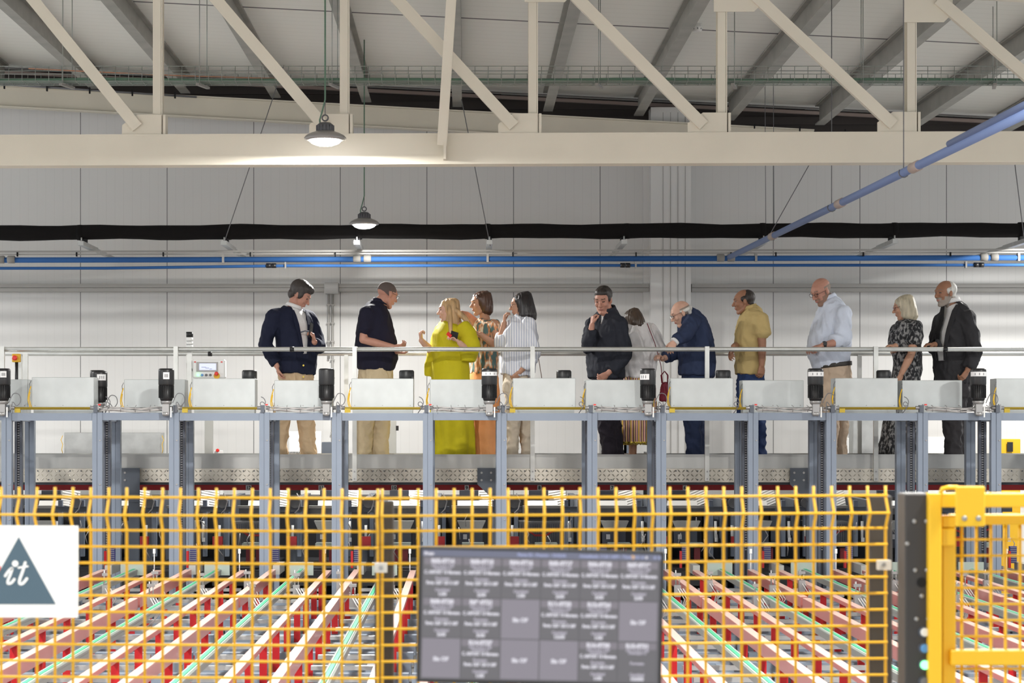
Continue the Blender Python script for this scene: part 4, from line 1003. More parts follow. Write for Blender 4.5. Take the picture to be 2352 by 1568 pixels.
for i in range(3):
    for j in range(6):
        u0 = .02+cw*j; v0 = .07+rh*i+.002; uc = u0+cw/2-.002; s = nums[i][j]
        if s is None:
            mq(u0+.001, u0+cw-.004, v0+.003, v0+rh-.006, -.0016, -.001).build('tile', 'scr_off', scr)
            mt_('Sin OF', uc, v0+rh*.52, .0115, 'scr_text', .0008)
        else:
            mq(u0+.001, u0+cw-.004, v0+.003, v0+rh-.006, -.0016, -.001).build('tile', 'scr_tile', scr)
            mq(u0+.002, u0+cw-.005, v0+.006, v0+.055, -.0021, -.0016).build('tile_header', 'scr_head', scr)
            mt_(s, uc, v0+.030, .0120, 'scr_text', .0010)
            mt_('A2-114 0 / 120', uc, v0+.063, .0078, 'scr_text_dim'); mt_('Descripci\u00f3n', uc, v0+.082, .0075, 'scr_text_dim')
            if not (i == 2 and j == 5):
                mt_('C. ARPORT 10 Marmara', uc, v0+.112, .0096, 'scr_text', .0006, sx=.78)
                mt_('Pasta 1207 120 X 60F', uc, v0+.190, .0096, 'scr_text', .0006, sx=.80)
            mt_('Formato', uc, v0+.158, .0085, 'scr_text_dim'); mt_('Cantidad', uc, v0+.242, .0085, 'scr_text_dim'); mt_(qty[i][j], uc, v0+.273, .0105, 'scr_text', .0006)
MB().box(mc.x-.03, mc.x+.03, MD+.035, MD+.07, .02, mc.z+.05).build('stand', 'post_black', mon)
MB().box(mc.x-.22, mc.x+.22, MD-.1, MD+.2, 0, .02).build('stand_foot', 'post_black', mon)
# ------------------------------------------------------------------ people on the walkway
PD = 20.45
def W(px, py, dy=0.0): return Vector(((px-CX)/F*PD, PD+dy, EYE+(CY-py)/F*PD))
def cloth(name, col, rough=0.85, na=0.06): return mat(name, col, rough, noise_amt=na, noise_scale=9, bump=0.25, bump_scale=180, spec=0.25)
class Lump:
    """collects closed pieces that are then merged into one continuous surface"""
    def __init__(s): s.m = MB()
    def ell(s, c, r, X=Vector((1, 0, 0)), Y=Vector((0, 1, 0)), Z=Vector((0, 0, 1)), n=16, k=10):
        vs = []; fs = []
        for i in range(k+1):
            th = math.pi*i/k
            for j in range(n):
                ph = 2*math.pi*j/n
                vs.append(c + X*(r[0]*math.sin(th)*math.cos(ph)) + Y*(r[1]*math.sin(th)*math.sin(ph)) + Z*(r[2]*math.cos(th)))
        for i in range(k):
            for j in range(n): fs.append((i*n+j, i*n+(j+1) % n, (i+1)*n+(j+1) % n, (i+1)*n+j))
        s.m.add(vs, fs); return s
    def limb(s, pts, rs, n=12):
        # round capsule through the joints
        P_ = [Vector(p) for p in pts]; out = []; rr = []
        for i in range(len(P_)-1):
            for t in range(4):
                u = t/4; out.append(P_[i].lerp(P_[i+1], u)); rr.append(rs[i]*(1-u)+rs[i+1]*u)
        out.append(P_[-1]); rr.append(rs[-1])
        # soften the bend
        sm_ = [out[0]]+[(out[i-1]+out[i]*2+out[i+1])/4 for i in range(1, len(out)-1)]+[out[-1]]
        s.m.tube(sm_, rr, n)
        s.ell(sm_[0], (rr[0],)*3, n=12, k=8); s.ell(sm_[-1], (rr[-1],)*3, n=12, k=8); return s
    def rings(s, rs, L, n=28, ex=2.3):
        """rs: list of (centre, half width along L, half depth)"""
        vs = []; fs = []; m = len(rs); L = Vector(L).normalized()
        for i, (c, a_, b_) in enumerate(rs):
            t = (Vector(rs[min(i+1, m-1)][0])-Vector(rs[max(i-1, 0)][0])).normalized()
            l = (L-t*L.dot(t)).normalized(); q = t.cross(l)
            for k in range(n):
                th = 2*math.pi*k/n; cx, sx_ = math.cos(th), math.sin(th)
                vs.append(Vector(c)+l*(a_*math.copysign(abs(cx)**(2/ex), cx))+q*(b_*math.copysign(abs(sx_)**(2/ex), sx_)))
        for i in range(m-1):
            for k in range(n): fs.append((i*n+k, i*n+(k+1) % n, (i+1)*n+(k+1) % n, (i+1)*n+k))
        fs.append(tuple(range(n))[::-1]); fs.append(tuple((m-1)*n+k for k in range(n)))
        s.m.add(vs, fs); return s
    def bake(s, name, mats, parent, vox=0.009, smooth=3, fn=None, classify=None, drop=None, fac=0.5, snap=None):
        me = bpy.data.meshes.new(name); me.from_pydata([v for v in s.m.v], [], s.m.f)
        bm = bmesh.new(); bm.from_mesh(me); bmesh.ops.recalc_face_normals(bm, faces=bm.faces)
        bm.to_mesh(me); bm.free()
        o = bpy.data.objects.new(name, me); COL.objects.link(o)
        r_ = o.modifiers.new('r', 'REMESH'); r_.mode = 'VOXEL'; r_.voxel_size = vox
        q_ = o.modifiers.new('s', 'SMOOTH'); q_.factor = fac; q_.iterations = smooth
        dg = C.evaluated_depsgraph_get(); me2 = bpy.data.meshes.new_from_object(o.evaluated_get(dg)); bpy.data.objects.remove(o); bpy.data.meshes.remove(me)
        if fn:
            ns = [v.normal.copy() for v in me2.vertices]
            for v, nn in zip(me2.vertices, ns): v.co = fn(v.co, nn)
        if not isinstance(mats, (list, tuple)): mats = [mats]
        me2.materials.clear()
        for q in mats: me2.materials.append(MATS[q] if isinstance(q, str) else q)
        for p in me2.polygons: p.use_smooth = True; p.material_index = 0
        if classify:
            for p in me2.polygons: p.material_index = classify(p.center)
        if drop:
            bm = bmesh.new(); bm.from_mesh(me2); kill = [f for f in bm.faces if drop(f.calc_center_median())]
            old = {v for e in bm.edges if e.is_boundary for v in e.verts}
            bmesh.ops.delete(bm, geom=kill, context='FACES')
            if snap:
                for v in {v for e in bm.edges if e.is_boundary for v in e.verts}-old: v.co = snap(v.co)
            bm.to_mesh(me2); bm.free()
        me2.transform(Matrix.Translation(-wloc(parent)))
        me2.name = name
        ob = bpy.data.objects.new(name, me2); COL.objects.link(ob); ob.parent = parent; return ob
def wrinkle(amp, sc=9.0, seed=0, st=(1, 1, .55)):
    def f(co, n):
        p = Vector((co.x*sc*st[0]+seed+co.z*2.2, co.y*sc*st[1], co.z*sc*st[2]))
        a_ = noise.noise(p*.8); b_ = 1-3.2*abs(noise.noise(p*1.25+Vector((7, 3, 1)))); c_ = 1-3*abs(noise.noise(p*2.6+Vector((1, 5, 2))))
        return co+n*(amp*(a_*.7+b_*.95+c_*.35))
    return f
def folds(amp, freq, c, zt, zb, seed=0):
    """soft vertical pleats that deepen towards the hem"""
    def f(co, n):
        th = math.atan2(co.y-c.y, co.x-c.x); k = min(1, max(0, (zt-co.z)/(zt-zb)))
        return co+n*(amp*k*math.sin(th*freq+seed+co.z*2)+.009*(1-3*abs(noise.noise(Vector((co.x*6+co.z*2, co.y*6, co.z*5))))))
    return f
def strands(amp, freq, c, up, seed=0):
    def f(co, n):
        d = co-c; h = d.dot(up); d = d-up*h; th = math.atan2(d.y, d.x)
        a_ = noise.noise(Vector((th*freq, h*3.0, seed)))+.6*noise.noise(Vector((th*freq*2.3, h*5.0, seed+9)))
        return co+n*amp*a_
    return f
class Head:
    def __init__(s, c, yaw, pitch, scale=1.0, roll=0):
        y, p = R(yaw), R(pitch)
        s.f = Vector((math.cos(y)*math.cos(p), math.sin(y)*math.cos(p), -math.sin(p)))
        s.l = Vector((-math.sin(y), math.cos(y), 0)); s.u = s.f.cross(s.l)
        if roll: m = Matrix.Rotation(R(roll), 3, s.f); s.l = m @ s.l; s.u = m @ s.u
        s.c = Vector(c); s.k = scale
    def p(s, f, l, u): return s.c+(s.f*f+s.l*l+s.u*u)*s.k
    def loc(s, co): d = co-s.c; return d.dot(s.f)/s.k, d.dot(s.l)/s.k, d.dot(s.u)/s.k
    def ell(s, L, c, r): L.ell(s.p(*c), tuple(q*s.k for q in r), s.f, s.l, s.u)
    def build(s, L, female=False):
        s.ell(L, (-.018, 0, .032), (.096, .074, .084)); s.ell(L, (.028, 0, .02), (.062, .066, .072)); s.ell(L, (.030, 0, -.03), (.056, .058, .082))
        w_ = .9 if female else 1
        L.limb([s.p(-.005, -.056, -.045), s.p(.02, -.048*w_, -.085), s.p(.058, -.016, -.108), s.p(.066, 0, -.106), s.p(.058, .016, -.108), s.p(.02, .048*w_, -.085), s.p(-.005, .056, -.045)], [.018]*7, 8)
        s.ell(L, (.060, 0, -.098), (.024, .024, .020)); s.ell(L, (.035, 0, -.075), (.04, .045, .035))
        L.limb([s.p(.080, 0, .018), s.p(.094, 0, -.004), s.p(.108, 0, -.026)], [.0085, .0105, .0135], 8)
        for q in (-1, 1):
            s.ell(L, (.095, q*.013, -.032), (.010, .008, .008)); s.ell(L, (.062, q*.036, -.022), (.024, .024, .026))
            L.limb([s.p(.070, q*.050, .026), s.p(.083, q*.030, .033), s.p(.087, q*.010, .028)], [.008, .0095, .009], 8)
            s.ell(L, (.072, q*.031, .009), (.0125, .014, .010))
            s.ell(L, (-.008, q*.077, -.004), (.019, .008, .031)); s.ell(L, (-.004, q*.072, -.02), (.012, .01, .016))
        s.ell(L, (.083, 0, -.056), (.014, .023, .0065)); s.ell(L, (.081, 0, -.068), (.014, .020, .0070)); s.ell(L, (.07, 0, -.05), (.018, .03, .018))
def hand(L, wrist, d, n, side, curl=35, s=1.0, spread=6, thumb_out=38, index_curl=None):
    """d along the hand, n out of the palm, side +1/-1 puts the thumb along +w/-w"""
    d = Vector(d).normalized(); n = Vector(n); n = (n-d*n.dot(d)).normalized(); w_ = d.cross(n)*side
    W0 = Vector(wrist)
    L.rings([(W0-d*.01*s, .026*s, .019*s), (W0+d*.02*s, .032*s, .016*s), (W0+d*.055*s, .040*s, .0155*s), (W0+d*.088*s, .041*s, .013*s)], w_, 16, 2.6)
    for i, (o_, ln) in enumerate(((.030, .072), (.010, .080), (-.010, .075), (-.029, .060))):
        b = W0+d*(.084-.004*abs(i-1))*s+w_*o_*s; c_ = curl if not (i == 0 and index_curl is not None) else index_curl
        pts = [b-d*.01*s, b]; ang = 0; dd = d; p = b
        for j, fr in enumerate((.46, .31, .23)):
            ang += R(c_*(.8 if j == 0 else 1.0)+(3*i)); dr = d*math.cos(ang)+n*math.sin(ang)+w_*R(spread)*(o_/.03)*(.6 if c_ > 45 else 1)
            p = p+dr.normalized()*ln*fr*s; pts.append(p)
        P_ = pts; L.m.tube(P_, [.0090*s, .0092*s, .0086*s, .0080*s, .0066*s], 8); L.ell(P_[-1], (.0066*s,)*3, n=8, k=6)
    b = W0+d*.022*s+w_*.024*s; t0 = R(thumb_out); pts = [b, b+(d*math.cos(t0)+w_*math.sin(t0)+n*.35).normalized()*.036*s]
    pts.append(pts[-1]+(d*math.cos(t0*.6)+w_*math.sin(t0*.6)+n*.5).normalized()*.032*s); pts.append(pts[-1]+(d*math.cos(t0*.25)+w_*math.sin(t0*.1)+n*.55).normalized()*.025*s)
    L.m.tube(pts, [.015*s, .0125*s, .0105*s, .0085*s], 8); L.ell(pts[-1], (.0085*s,)*3, n=8, k=6)
SK = {}
def skin(name, col): mat(name, col, .5, noise_amt=.05, noise_scale=25, spec=.35); return name
skin('skin_tan', (.50, .27, .175)); skin('skin_fair', (.64, .38, .28)); skin('skin_brown', (.33, .16, .095)); skin('skin_red', (.50, .25, .18))
mat('eye_dark', (.07, .045, .035), .35); mat('brow_dark', (.13, .075, .05), .8); mat('brow_grey', (.26, .17, .13), .8); mat('lip', (.40, .17, .135), .5)
mat('beard_grey', (.34, .29, .25), .9); mat('stubble', (.30, .18, .13), .9); mat('hair_shaved', (.12, .09, .08), .9); mat('hair_shaved_grey', (.28, .22, .18), .9)
def hairmat(name, c, sh=.35): return mat(name, c, sh, noise_amt=.35, noise_scale=30, bump=.5, bump_scale=60, stretch=(1, 1, .12))
hairmat('hair_darkgrey', (.045, .036, .032), .5); hairmat('hair_brown', (.075, .036, .022)); hairmat('hair_black', (.016, .012, .012), .35); hairmat('hair_blonde', (.50, .32, .155), .45)
hairmat('hair_silver', (.50, .44, .32), .5); hairmat('hair_white', (.62, .60, .56), .6); hairmat('hair_dark', (.03, .022, .018), .5); hairmat('hair_brown2', (.07, .045, .03), .4)
mat('glass_frame', (.03, .02, .02), .3); mat('shoe_dark', (.03, .025, .02), .5); mat('shoe_tan', (.30, .19, .11), .6)
def glass_mat():
    m = bpy.data.materials.new('spectacle_lens'); m.use_nodes = True; b = m.node_tree.nodes['Principled BSDF']
    b.inputs['Transmission Weight'].default_value = 1; b.inputs['Roughness'].default_value = .02; b.inputs['IOR'].default_value = 1.1; MATS['spectacle_lens'] = m
glass_mat()
def glasses(hd, par, col='glass_frame'):
    m = MB()
    for q in (-1, 1):
        pts = [hd.p(.100-.004*abs(math.cos(t*.5236)), q*.034+.022*math.cos(t*.5236), .004+.017*math.sin(t*.5236)) for t in range(13)]
        m.tube(pts, .0016*hd.k, 5); m.tube([hd.p(.097, q*.056, .010), hd.p(.06, q*.074, .012), hd.p(-.008, q*.080, .010)], .0016*hd.k, 5)
    m.tube([hd.p(.100, -.012, .008), hd.p(.104, 0, .011), hd.p(.100, .012, .008)], .0016*hd.k, 5)
    g_ = m.build('glasses', col, par)
    m = MB()
    for q in (-1, 1):
        c_ = hd.p(.099, q*.034, .004); vs = [c_]+[hd.p(.099, q*.034+.021*math.cos(t*.5236), .004+.016*math.sin(t*.5236)) for t in range(12)]
        m.add(vs, [(0, 1+t, 1+(t+1) % 12) for t in range(12)])
    m.build('lens', 'spectacle_lens', g_)
def shoe(par, p, d, mt='shoe_dark', s=1.0):
    d = Vector((d[0], d[1], 0)).normalized(); l = Vector((-d.y, d.x, 0)); L = Lump(); z = DZ
    q = Vector((p.x, p.y, z))
    L.m.v = []; L.rings([(q-d*.075*s+Vector((0, 0, .045)), .032*s, .045), (q-d*.02*s+Vector((0, 0, .047)), .040*s, .046), (q+d*.06*s+Vector((0, 0, .036)), .045*s, .035), (q+d*.13*s+Vector((0, 0, .03)), .045*s, .028), (q+d*.175*s+Vector((0, 0, .026)), .028*s, .022)], l, 16, 2.6)
    L.bake('shoe', mt, par, .010, 2)
def man_hair(hd, par, mt, kind='short', seed=0):
    L = Lump()
    if kind == 'short':
        hd.ell(L, (-.030, 0, .046), (.096, .082, .084)); hd.ell(L, (-.062, 0, -.020), (.044, .060, .05)); hd.ell(L, (.012, 0, .078), (.062, .066, .046))
        for q in (-1, 1): hd.ell(L, (.004, q*.060, .02), (.035, .022, .035))
    elif kind == 'full':
        hd.ell(L, (-.030, 0, .052), (.103, .087, .090)); hd.ell(L, (-.064, 0, -.022), (.050, .064, .056)); hd.ell(L, (.026, 0, .086), (.068, .068, .048))
        for q in (-1, 1): hd.ell(L, (.008, q*.062, .012), (.036, .024, .045))
    elif kind == 'balding':
        hd.ell(L, (-.048, 0, .034), (.078, .080, .078)); hd.ell(L, (-.060, 0, -.020), (.046, .062, .05))
        for q in (-1, 1): hd.ell(L, (-.01, q*.058, .022), (.045, .024, .035))
    elif kind == 'fringe':     # bald on top, short hair round the back and sides
        L.limb([hd.p(.01, -.066, .020), hd.p(-.04, -.066, .012), hd.p(-.095, -.035, .010), hd.p(-.105, 0, .010), hd.p(-.095, .035, .010), hd.p(-.04, .066, .012), hd.p(.01, .066, .020)], [.014, .02, .026, .028, .026, .02, .014], 8)
        hd.ell(L, (-.075, 0, -.01), (.036, .056, .05))
    return L.bake('hair', mt, par, .007*hd.k, 3, strands(.0035, 9, hd.c, hd.u, seed))
def long_hair(hd, par, mt, secs, seed=0, amp=0.0072, extra=None):
    """secs: (down, forward, half width, half depth) from the crown to the tips; below the jaw it hangs straight down"""
    L = Lump(); rs = []
    for (dn, fw, a_, b_) in secs:
        p = hd.c+hd.u*(.118*hd.k) if dn == 0 else hd.c+hd.u*((.118-dn)*hd.k)
        if dn > .20: p = hd.c+hd.u*((.118-.20)*hd.k)+Vector((0, 0, -1))*((dn-.20)*hd.k)
        rs.append((p+hd.f*fw*hd.k, a_*hd.k, b_*hd.k))
    L.rings(rs[::-1], hd.l, 26, 2.1)
    if extra:
        for pts, rr in extra: L.limb(pts, rr, 8)
    return L.bake('hair', mt, par, .008, 3, strands(amp, 7, hd.c, Vector((0, 0, 1)), seed))
def person(label, base, phi, hd, torso, arms, legs, sk='skin_tan', brow='brow_dark', beard=None, shaved=None, female=False, neck_r=.058, core=.82, legs_r=(.085, .058, .042)):
    """base: picture column of the feet; torso: list of (px, py, dy, a, b) from hem to neck; arms: dict side -> (shoulder, elbow, wrist, hand dict)"""
    f = Vector((math.cos(R(phi)), math.sin(R(phi)), 0)); l = Vector((-f.y, f.x, 0))
    root = empty('person', Vector(((base-CX)/F*PD, PD, DZ)), label, 'person')
    L = Lump(); hd.build(L, female)
    ts = [(W(px, py, dy), a_, b_) for (px, py, dy, a_, b_) in torso]
    L.rings([(c_, a_*core, b_*core) for c_, a_, b_ in ts], l)
    nb = ts[-1][0]; ch_ = hd.p(-.02, 0, -.05)
    L.limb([nb-Vector((0, 0, .03)), nb.lerp(ch_, .5), ch_], [neck_r*1.15, neck_r, neck_r*.96])
    hip = ts[0][0]
    for (sh, el, wr, hn) in arms:
        sh, el, wr = W(*sh), W(*el), W(*wr)
        L.limb([nb-Vector((0, 0, .06)), sh], [.05, .05]); L.limb([sh, sh.lerp(el, .5), el], [.052, .046, .038]); L.limb([el, el.lerp(wr, .35), wr], [.038, .040, .027])
        if hn:
            d = hn.get('d', (wr-el)); hand(L, wr, d, hn.get('n', (0, 0, -1)), hn.get('side', 1), hn.get('curl', 30), hn.get('s', .97), hn.get('spread', 6), hn.get('thumb', 38), hn.get('index'))
    for (h_, k_, a_) in legs:
        L.limb([W(*h_), W(*k_), W(*a_)], list(legs_r)); L.ell(Vector((W(*a_).x, W(*a_).y, DZ+.05))+f*.03, (.05, .05, .045))
    def cls(co):
        q, ll, u = hd.loc(co)
        if -.16 < u < .16 and abs(q) < .17 and abs(ll) < .12:
            if q > .070 and .003 < u < .014 and .021 < abs(ll) < .043: return 1
            if q > .066 and .030 < u < .038 and .014 < abs(ll) < .050: return 2
            if q > .084 and -.070 < u < -.055 and abs(ll) < .021: return 3
            if beard:
                if q > .02 and (u < -.062 or (q > .07 and u < -.038 and abs(ll) < .04)) and u > -.14: return 4
                if u < -.03 and -.01 < q < .05: return 4
            if shaved == 'all' and not (u < .03 and q > .012) and (q < .055-.25*max(0, .06-u) and u > -.02-.35*(q+.02) and abs(ll) < .078 and not (abs(ll) > .070 and u < .02)): return 5
            if shaved == 'sides' and (q < .01 and -.05 < u < .045 and not (abs(ll) > .072 and u < .03 and q > -.035)): return 5
        return 0
    sb = {'all': 'hair_shaved', 'sides': 'hair_shaved_grey'}.get(shaved, 'hair_shaved')
    L.bake('body', [sk, 'eye_dark', brow, 'lip', beard or 'beard_grey', sb], root, .0058, 3, None, cls, fac=.45)
    return root, f, l, ts
def garment(root, name, mt, ts, l, sleeves=(), grow=1.0, vox=.011, amp=0.0072, seed=0, drop=None, cap=.0, extra=None, fn=None, sm=3, mats=None, classify=None, yoke=True):
    L = Lump(); rs = [(c_, a_*grow+cap, b_*grow+cap) for c_, a_, b_ in ts]; L.rings(rs, l)
    nb = rs[-1][0]
    for pts, rr in sleeves:
        pp = [W(*p) for p in pts]
        if yoke: L.limb([nb-Vector((0, 0, .055)), pp[0]+Vector((0, 0, -.005))], [.062, rr[0]*1.0])
        # open cuff: last joint ends flat
        L.limb(pp[:-1], rr[:-1]) if len(pp) > 2 else None
        L.m.tube([pp[-2], pp[-2].lerp(pp[-1], .5), pp[-1]], [rr[-2], (rr[-2]+rr[-1])/2, rr[-1]], 14)
    if extra: extra(L)
    return L.bake(name, mats or mt, root, vox, sm, fn or wrinkle(amp, 9, seed), classify, drop, snap=getattr(drop, 'snap', None) if drop else None)
def trousers(root, name, mt, hip, l, legs, waist_py, hipc, ra=(.115, .078, .066, .075), a_=.165, b_=.12, seed=0, amp=.011):
    L = Lump(); c0 = W(hipc[0], waist_py, hipc[1]); c1 = W(hipc[0], waist_py+38, hipc[1])
    L.rings([(c1-Vector((0, 0, .05)), a_*.95, b_*.95), (c1, a_, b_), (c0, a_*.93, b_*.93)], l)
    for (h_, k_, an) in legs:
        h, k, a2 = W(*h_), W(*k_), W(*an); a2 = Vector((a2.x, a2.y, max(a2.z, DZ+.03)))
        L.limb([h, h.lerp(k, .5), k], [ra[0], (ra[0]+ra[1])/2, ra[1]]); L.m.tube([k, k.lerp(a2, .5), a2], [ra[1], ra[2], ra[3]], 16)
    return L.bake(name, mt, root, .011, 3, wrinkle(amp, 10, seed, (1, 1, .8)))
def collar(root, c, r, mt, tilt=(0, 0, 1), h=.035, name='collar', th=.006, op=None):
    """standing fold round the neck"""
    t = Vector(tilt).normalized(); a_ = t.cross(Vector((0, 1, 0))).normalized(); b_ = t.cross(a_); L = Lump()
    m = MB(); n = 28; vs = []
    for k in range(n):
        th_ = 2*math.pi*k/n; e = a_*math.cos(th_)+b_*math.sin(th_)
        vs += [c+e*(r+.012), c+e*(r)+t*h, c+e*(r-th)+t*h, c+e*(r+.012-th)]
    fs = []
    for k in range(n):
        k2 = (k+1) % n
        if op is not None:
            e = a_*math.cos(2*math.pi*(k+.5)/n)+b_*math.sin(2*math.pi*(k+.5)/n)
            if e.dot(op) > .93: continue
        for j in range(4): fs.append((k*4+j, k2*4+j, k2*4+(j+1) % 4, k*4+(j+1) % 4))
    m.add(vs, fs, True); return m.build(name, mt, root)
def lapel(root, ts, f, l, z_bot, w_top, w_bot, mt, grow=1.05, off=0.0, wd=.052):
    """flat folded revers beside the opening, one mesh per side, following the chest"""
    ctop = ts[-1][0]+l*off
    for q in (-1, 1):
        L_, Rr = [], []; n = 9
        for i in range(n+1):
            u = i/n; z = z_bot+(ctop.z-.03-z_bot)*u; w0 = w_bot+(w_top-w_bot)*u
            ww = wd*(.25+.95*u if u < .72 else .93-1.9*(u-.72))
            for j, (x, lst) in enumerate(((w0-.002, L_), (w0+max(.012, ww), Rr))):
                # chest depth at this height
                dd = None
                for k in range(len(ts)-1):
                    z0, z1 = ts[k][0].z, ts[k+1][0].z
                    if (z0-z)*(z1-z) <= 0 and abs(z1-z0) > 1e-5:
                        t = (z-z0)/(z1-z0); c_ = ts[k][0].lerp(ts[k+1][0], t); a_ = ts[k][1]*(1-t)+ts[k+1][1]*t; b_ = ts[k][2]*(1-t)+ts[k+1][2]*t
                        rel = (ctop-c_).dot(l)+q*x; v = min(.98, abs(rel)/(a_*grow)); dd = c_+l*rel+f*(b_*grow*(1-v**2.3)**(1/2.3)+.012)
                if dd is None: dd = Vector((ctop.x, ctop.y, z))+l*(q*x)+f*.09
                lst.append(Vector((dd.x, dd.y, z)))
        m = MB(); vs = []
        for a_, b_ in zip(L_, Rr): vs += [a_, b_, b_-f*.008, a_-f*.008]
        fs = []
        for i in range(n):
            for j in range(4): fs.append((i*4+j, i*4+(j+1) % 4, (i+1)*4+(j+1) % 4, (i+1)*4+j))
        m.add(vs, fs); m.build('lapel', mt, root)
def vee(c_top, z_bot, f, l, w_top, w_bot):
    """opening at the front of a jacket, wide at the neck and narrow at the button"""
    def d(co):
        q = co-c_top
        if q.dot(f) < .01: return False
        if co.z < z_bot or co.z > c_top.z+.12: return False
        k = (co.z-z_bot)/max(.01, c_top.z-z_bot); k = min(1, max(0, k)); return abs(q.dot(l)-0) < w_bot+(w_top-w_bot)*k
    def sn(co):
        q = co-c_top; k = (co.z-z_bot)/max(.01, c_top.z-z_bot)
        if k < .03 or k > 1.0: return co
        w_ = w_bot+(w_top-w_bot)*k; x = q.dot(l)
        return co+l*(math.copysign(w_, x)-x)
    d.snap = sn
    return d

cloth('navy_blazer', (.012, .015, .035)); cloth('navy_polo', (.014, .013, .028)); cloth('khaki_chino', (.56, .41, .26)); cloth('khaki_chino2', (.60, .48, .31)); cloth('white_shirt', (.80, .79, .78), .8, .03)
cloth('chartreuse', (.55, .47, .012), .7); cloth('orange_cloth', (.90, .42, .18)); cloth('beige_cloth', (.62, .53, .42)); cloth('dark_suit', (.026, .028, .038)); cloth('dark_suit_trouser', (.022, .018, .026))
cloth('blue_suit', (.032, .045, .095)); cloth('blue_suit_trouser', (.02, .03, .07)); cloth('khaki_polo', (.52, .39, .17)); cloth('jeans', (.022, .042, .12)); cloth('pale_blue_shirt', (.66, .71, .82), .8, .03); cloth('stone_chino', (.56, .43, .32))
cloth('charcoal_suit', (.035, .034, .037)); cloth('charcoal_trouser', (.04, .037, .04)); cloth('tie_black', (.012, .012, .014), .6); cloth('white_blouse', (.82, .80, .80), .8, .03); cloth('maroon', (.16, .015, .03), .5); cloth('strap_brown', (.16, .07, .035), .5)
stripes('striped_shirt', (.80, .80, .83), (.48, .51, .62), 42, 'X', .8, width=.6)
stripes('striped_skirt', None, None, 13, 'X', .85, cols=[(.42, .22, .10), (.80, .62, .30), (.09, .03, .06), (.62, .30, .24), (.75, .50, .42), (.07, .05, .09), (.80, .55, .08), (.45, .24, .12), (.72, .45, .38), (.06, .03, .05)])
blotch('patterned_top', (.82, .74, .60), (.70, .30, .12), (.10, .18, .18), 16, stretch=(1.6, 1.6, .5)); blotch('patterned_dress', (.012, .012, .014), (.05, .05, .055), (.26, .255, .25), 44, stretch=(1, 1, .6))
leg = lambda hx, kx, ax, dy=0.0, hy=895, ky=975, ay=1058: ((hx, hy, dy), (kx, ky, dy), (ax, ay, dy))

# 1 -- man in navy blazer
hd = Head(W(690, 678, 0), -10, 34, 1.06)
tor = [(680, 858, 0, .20, .145), (682, 820, 0, .20, .145), (680, 780, 0, .20, .14), (676, 745, 0, .205, .13), (672, 722, 0, .185, .11), (674, 706, 0, .10, .075)]
arms = [((632, 728, -.13), (612, 792, -.15), (640, 842, -.19), dict(d=(.25, .1, -1), n=(1, 0, 0), curl=25)), ((708, 728, .13), (733, 795, .05), (724, 786, -.14), dict(d=(-.18, -.25, 1), n=(-1, -.4, 0), side=1, curl=52))]
lg = [((662, 895, -.03), (646, 975, -.02), (641, 1058, 0)), ((694, 895, .05), (703, 975, .05), (708, 1058, .05))]
r1, f, l, ts = person('man in open navy blazer, white shirt and beige chinos looking down at the far left', 676, -45, hd, tor, arms, lg, 'skin_red', 'brow_grey')
man_hair(hd, r1, 'hair_darkgrey', 'full', 1)
garment(r1, 'shirt', 'white_shirt', ts[1:], l, (), .90, seed=2, amp=.003)
ct_ = ts[-1][0]
garment(r1, 'blazer', 'navy_blazer', ts, l, [([(632, 728, -.13), (611, 792, -.15), (640, 836, -.185)], [.078, .068, .058]), ([(708, 728, .13), (734, 797, .05), (725, 789, -.12)], [.072, .062, .052])], 1.04, seed=3, amp=0.0084, drop=vee(ct_, W(0, 812).z, f, l, .075, .022))
lapel(r1, ts, f, l, W(0, 812).z, .075, .022, 'navy_blazer')
collar(r1, ct_+Vector((0, 0, .0)), .075, 'white_shirt', (.35, 0, 1), .035)
trousers(r1, 'chinos', 'khaki_chino', ts[0][0], l, lg, 850, (680, 0), (.115, .08, .075, .082), .19, .135, 4)
m = MB()
for z in (840, 866): m.lathe(W(700, z, -.16), [(.009, 0), (.009, -.004)], 10, 'y')
m.build('button', 'gold', r1)
for x, d_ in ((641, (.7, -.7)), (708, (.8, -.4))): shoe(r1, W(x, 1068), d_)
ph = empty('smartphone', W(716, 766, -.20), 'dark phone held upright by the man in the navy blazer', 'phone')
m = MB(); m.bar(W(716, 778, -.20), W(719, 744, -.17), .008, .07, up=(.3, 1, 0)); m.build('case', 'black_plastic', ph)
m = MB(); m.tube([W(694, 765, -.2), W(704, 762, -.21), W(716, 763, -.2)], .007, 6); m.build('cable', 'frame_dark', ph)

# 2 -- man in navy polo, seen from behind the shoulder
hd = Head(W(890, 676, 0), 32, 20, 1.04)
tor = [(862, 850, 0, .17, .165), (864, 822, 0, .185, .205), (864, 790, 0, .185, .195), (860, 760, 0, .195, .165), (858, 730, 0, .195, .135), (864, 708, 0, .165, .10), (872, 694, 0, .08, .07)]
arms = [((846, 722, -.16), (836, 782, -.20), (906, 799, -.24), dict(d=(1, -.05, .12), n=(0, .6, 1), side=-1, curl=34)), ((880, 728, .16), (895, 800, .18), (912, 808, -.08), dict(d=(.9, -.3, -.15), n=(0, 0, 1), side=1, curl=28))]
lg = [((848, 895, -.06), (838, 975, -.05), (834, 1058, -.05)), ((878, 895, .06), (872, 975, .06), (872, 1058, .05))]
r2, f, l, ts = person('man with shaved head and glasses in navy polo shirt and khaki trousers', 855, 22, hd, tor, arms, lg, 'skin_red', 'brow_dark', None, 'all', neck_r=.062)
glasses(hd, r2)
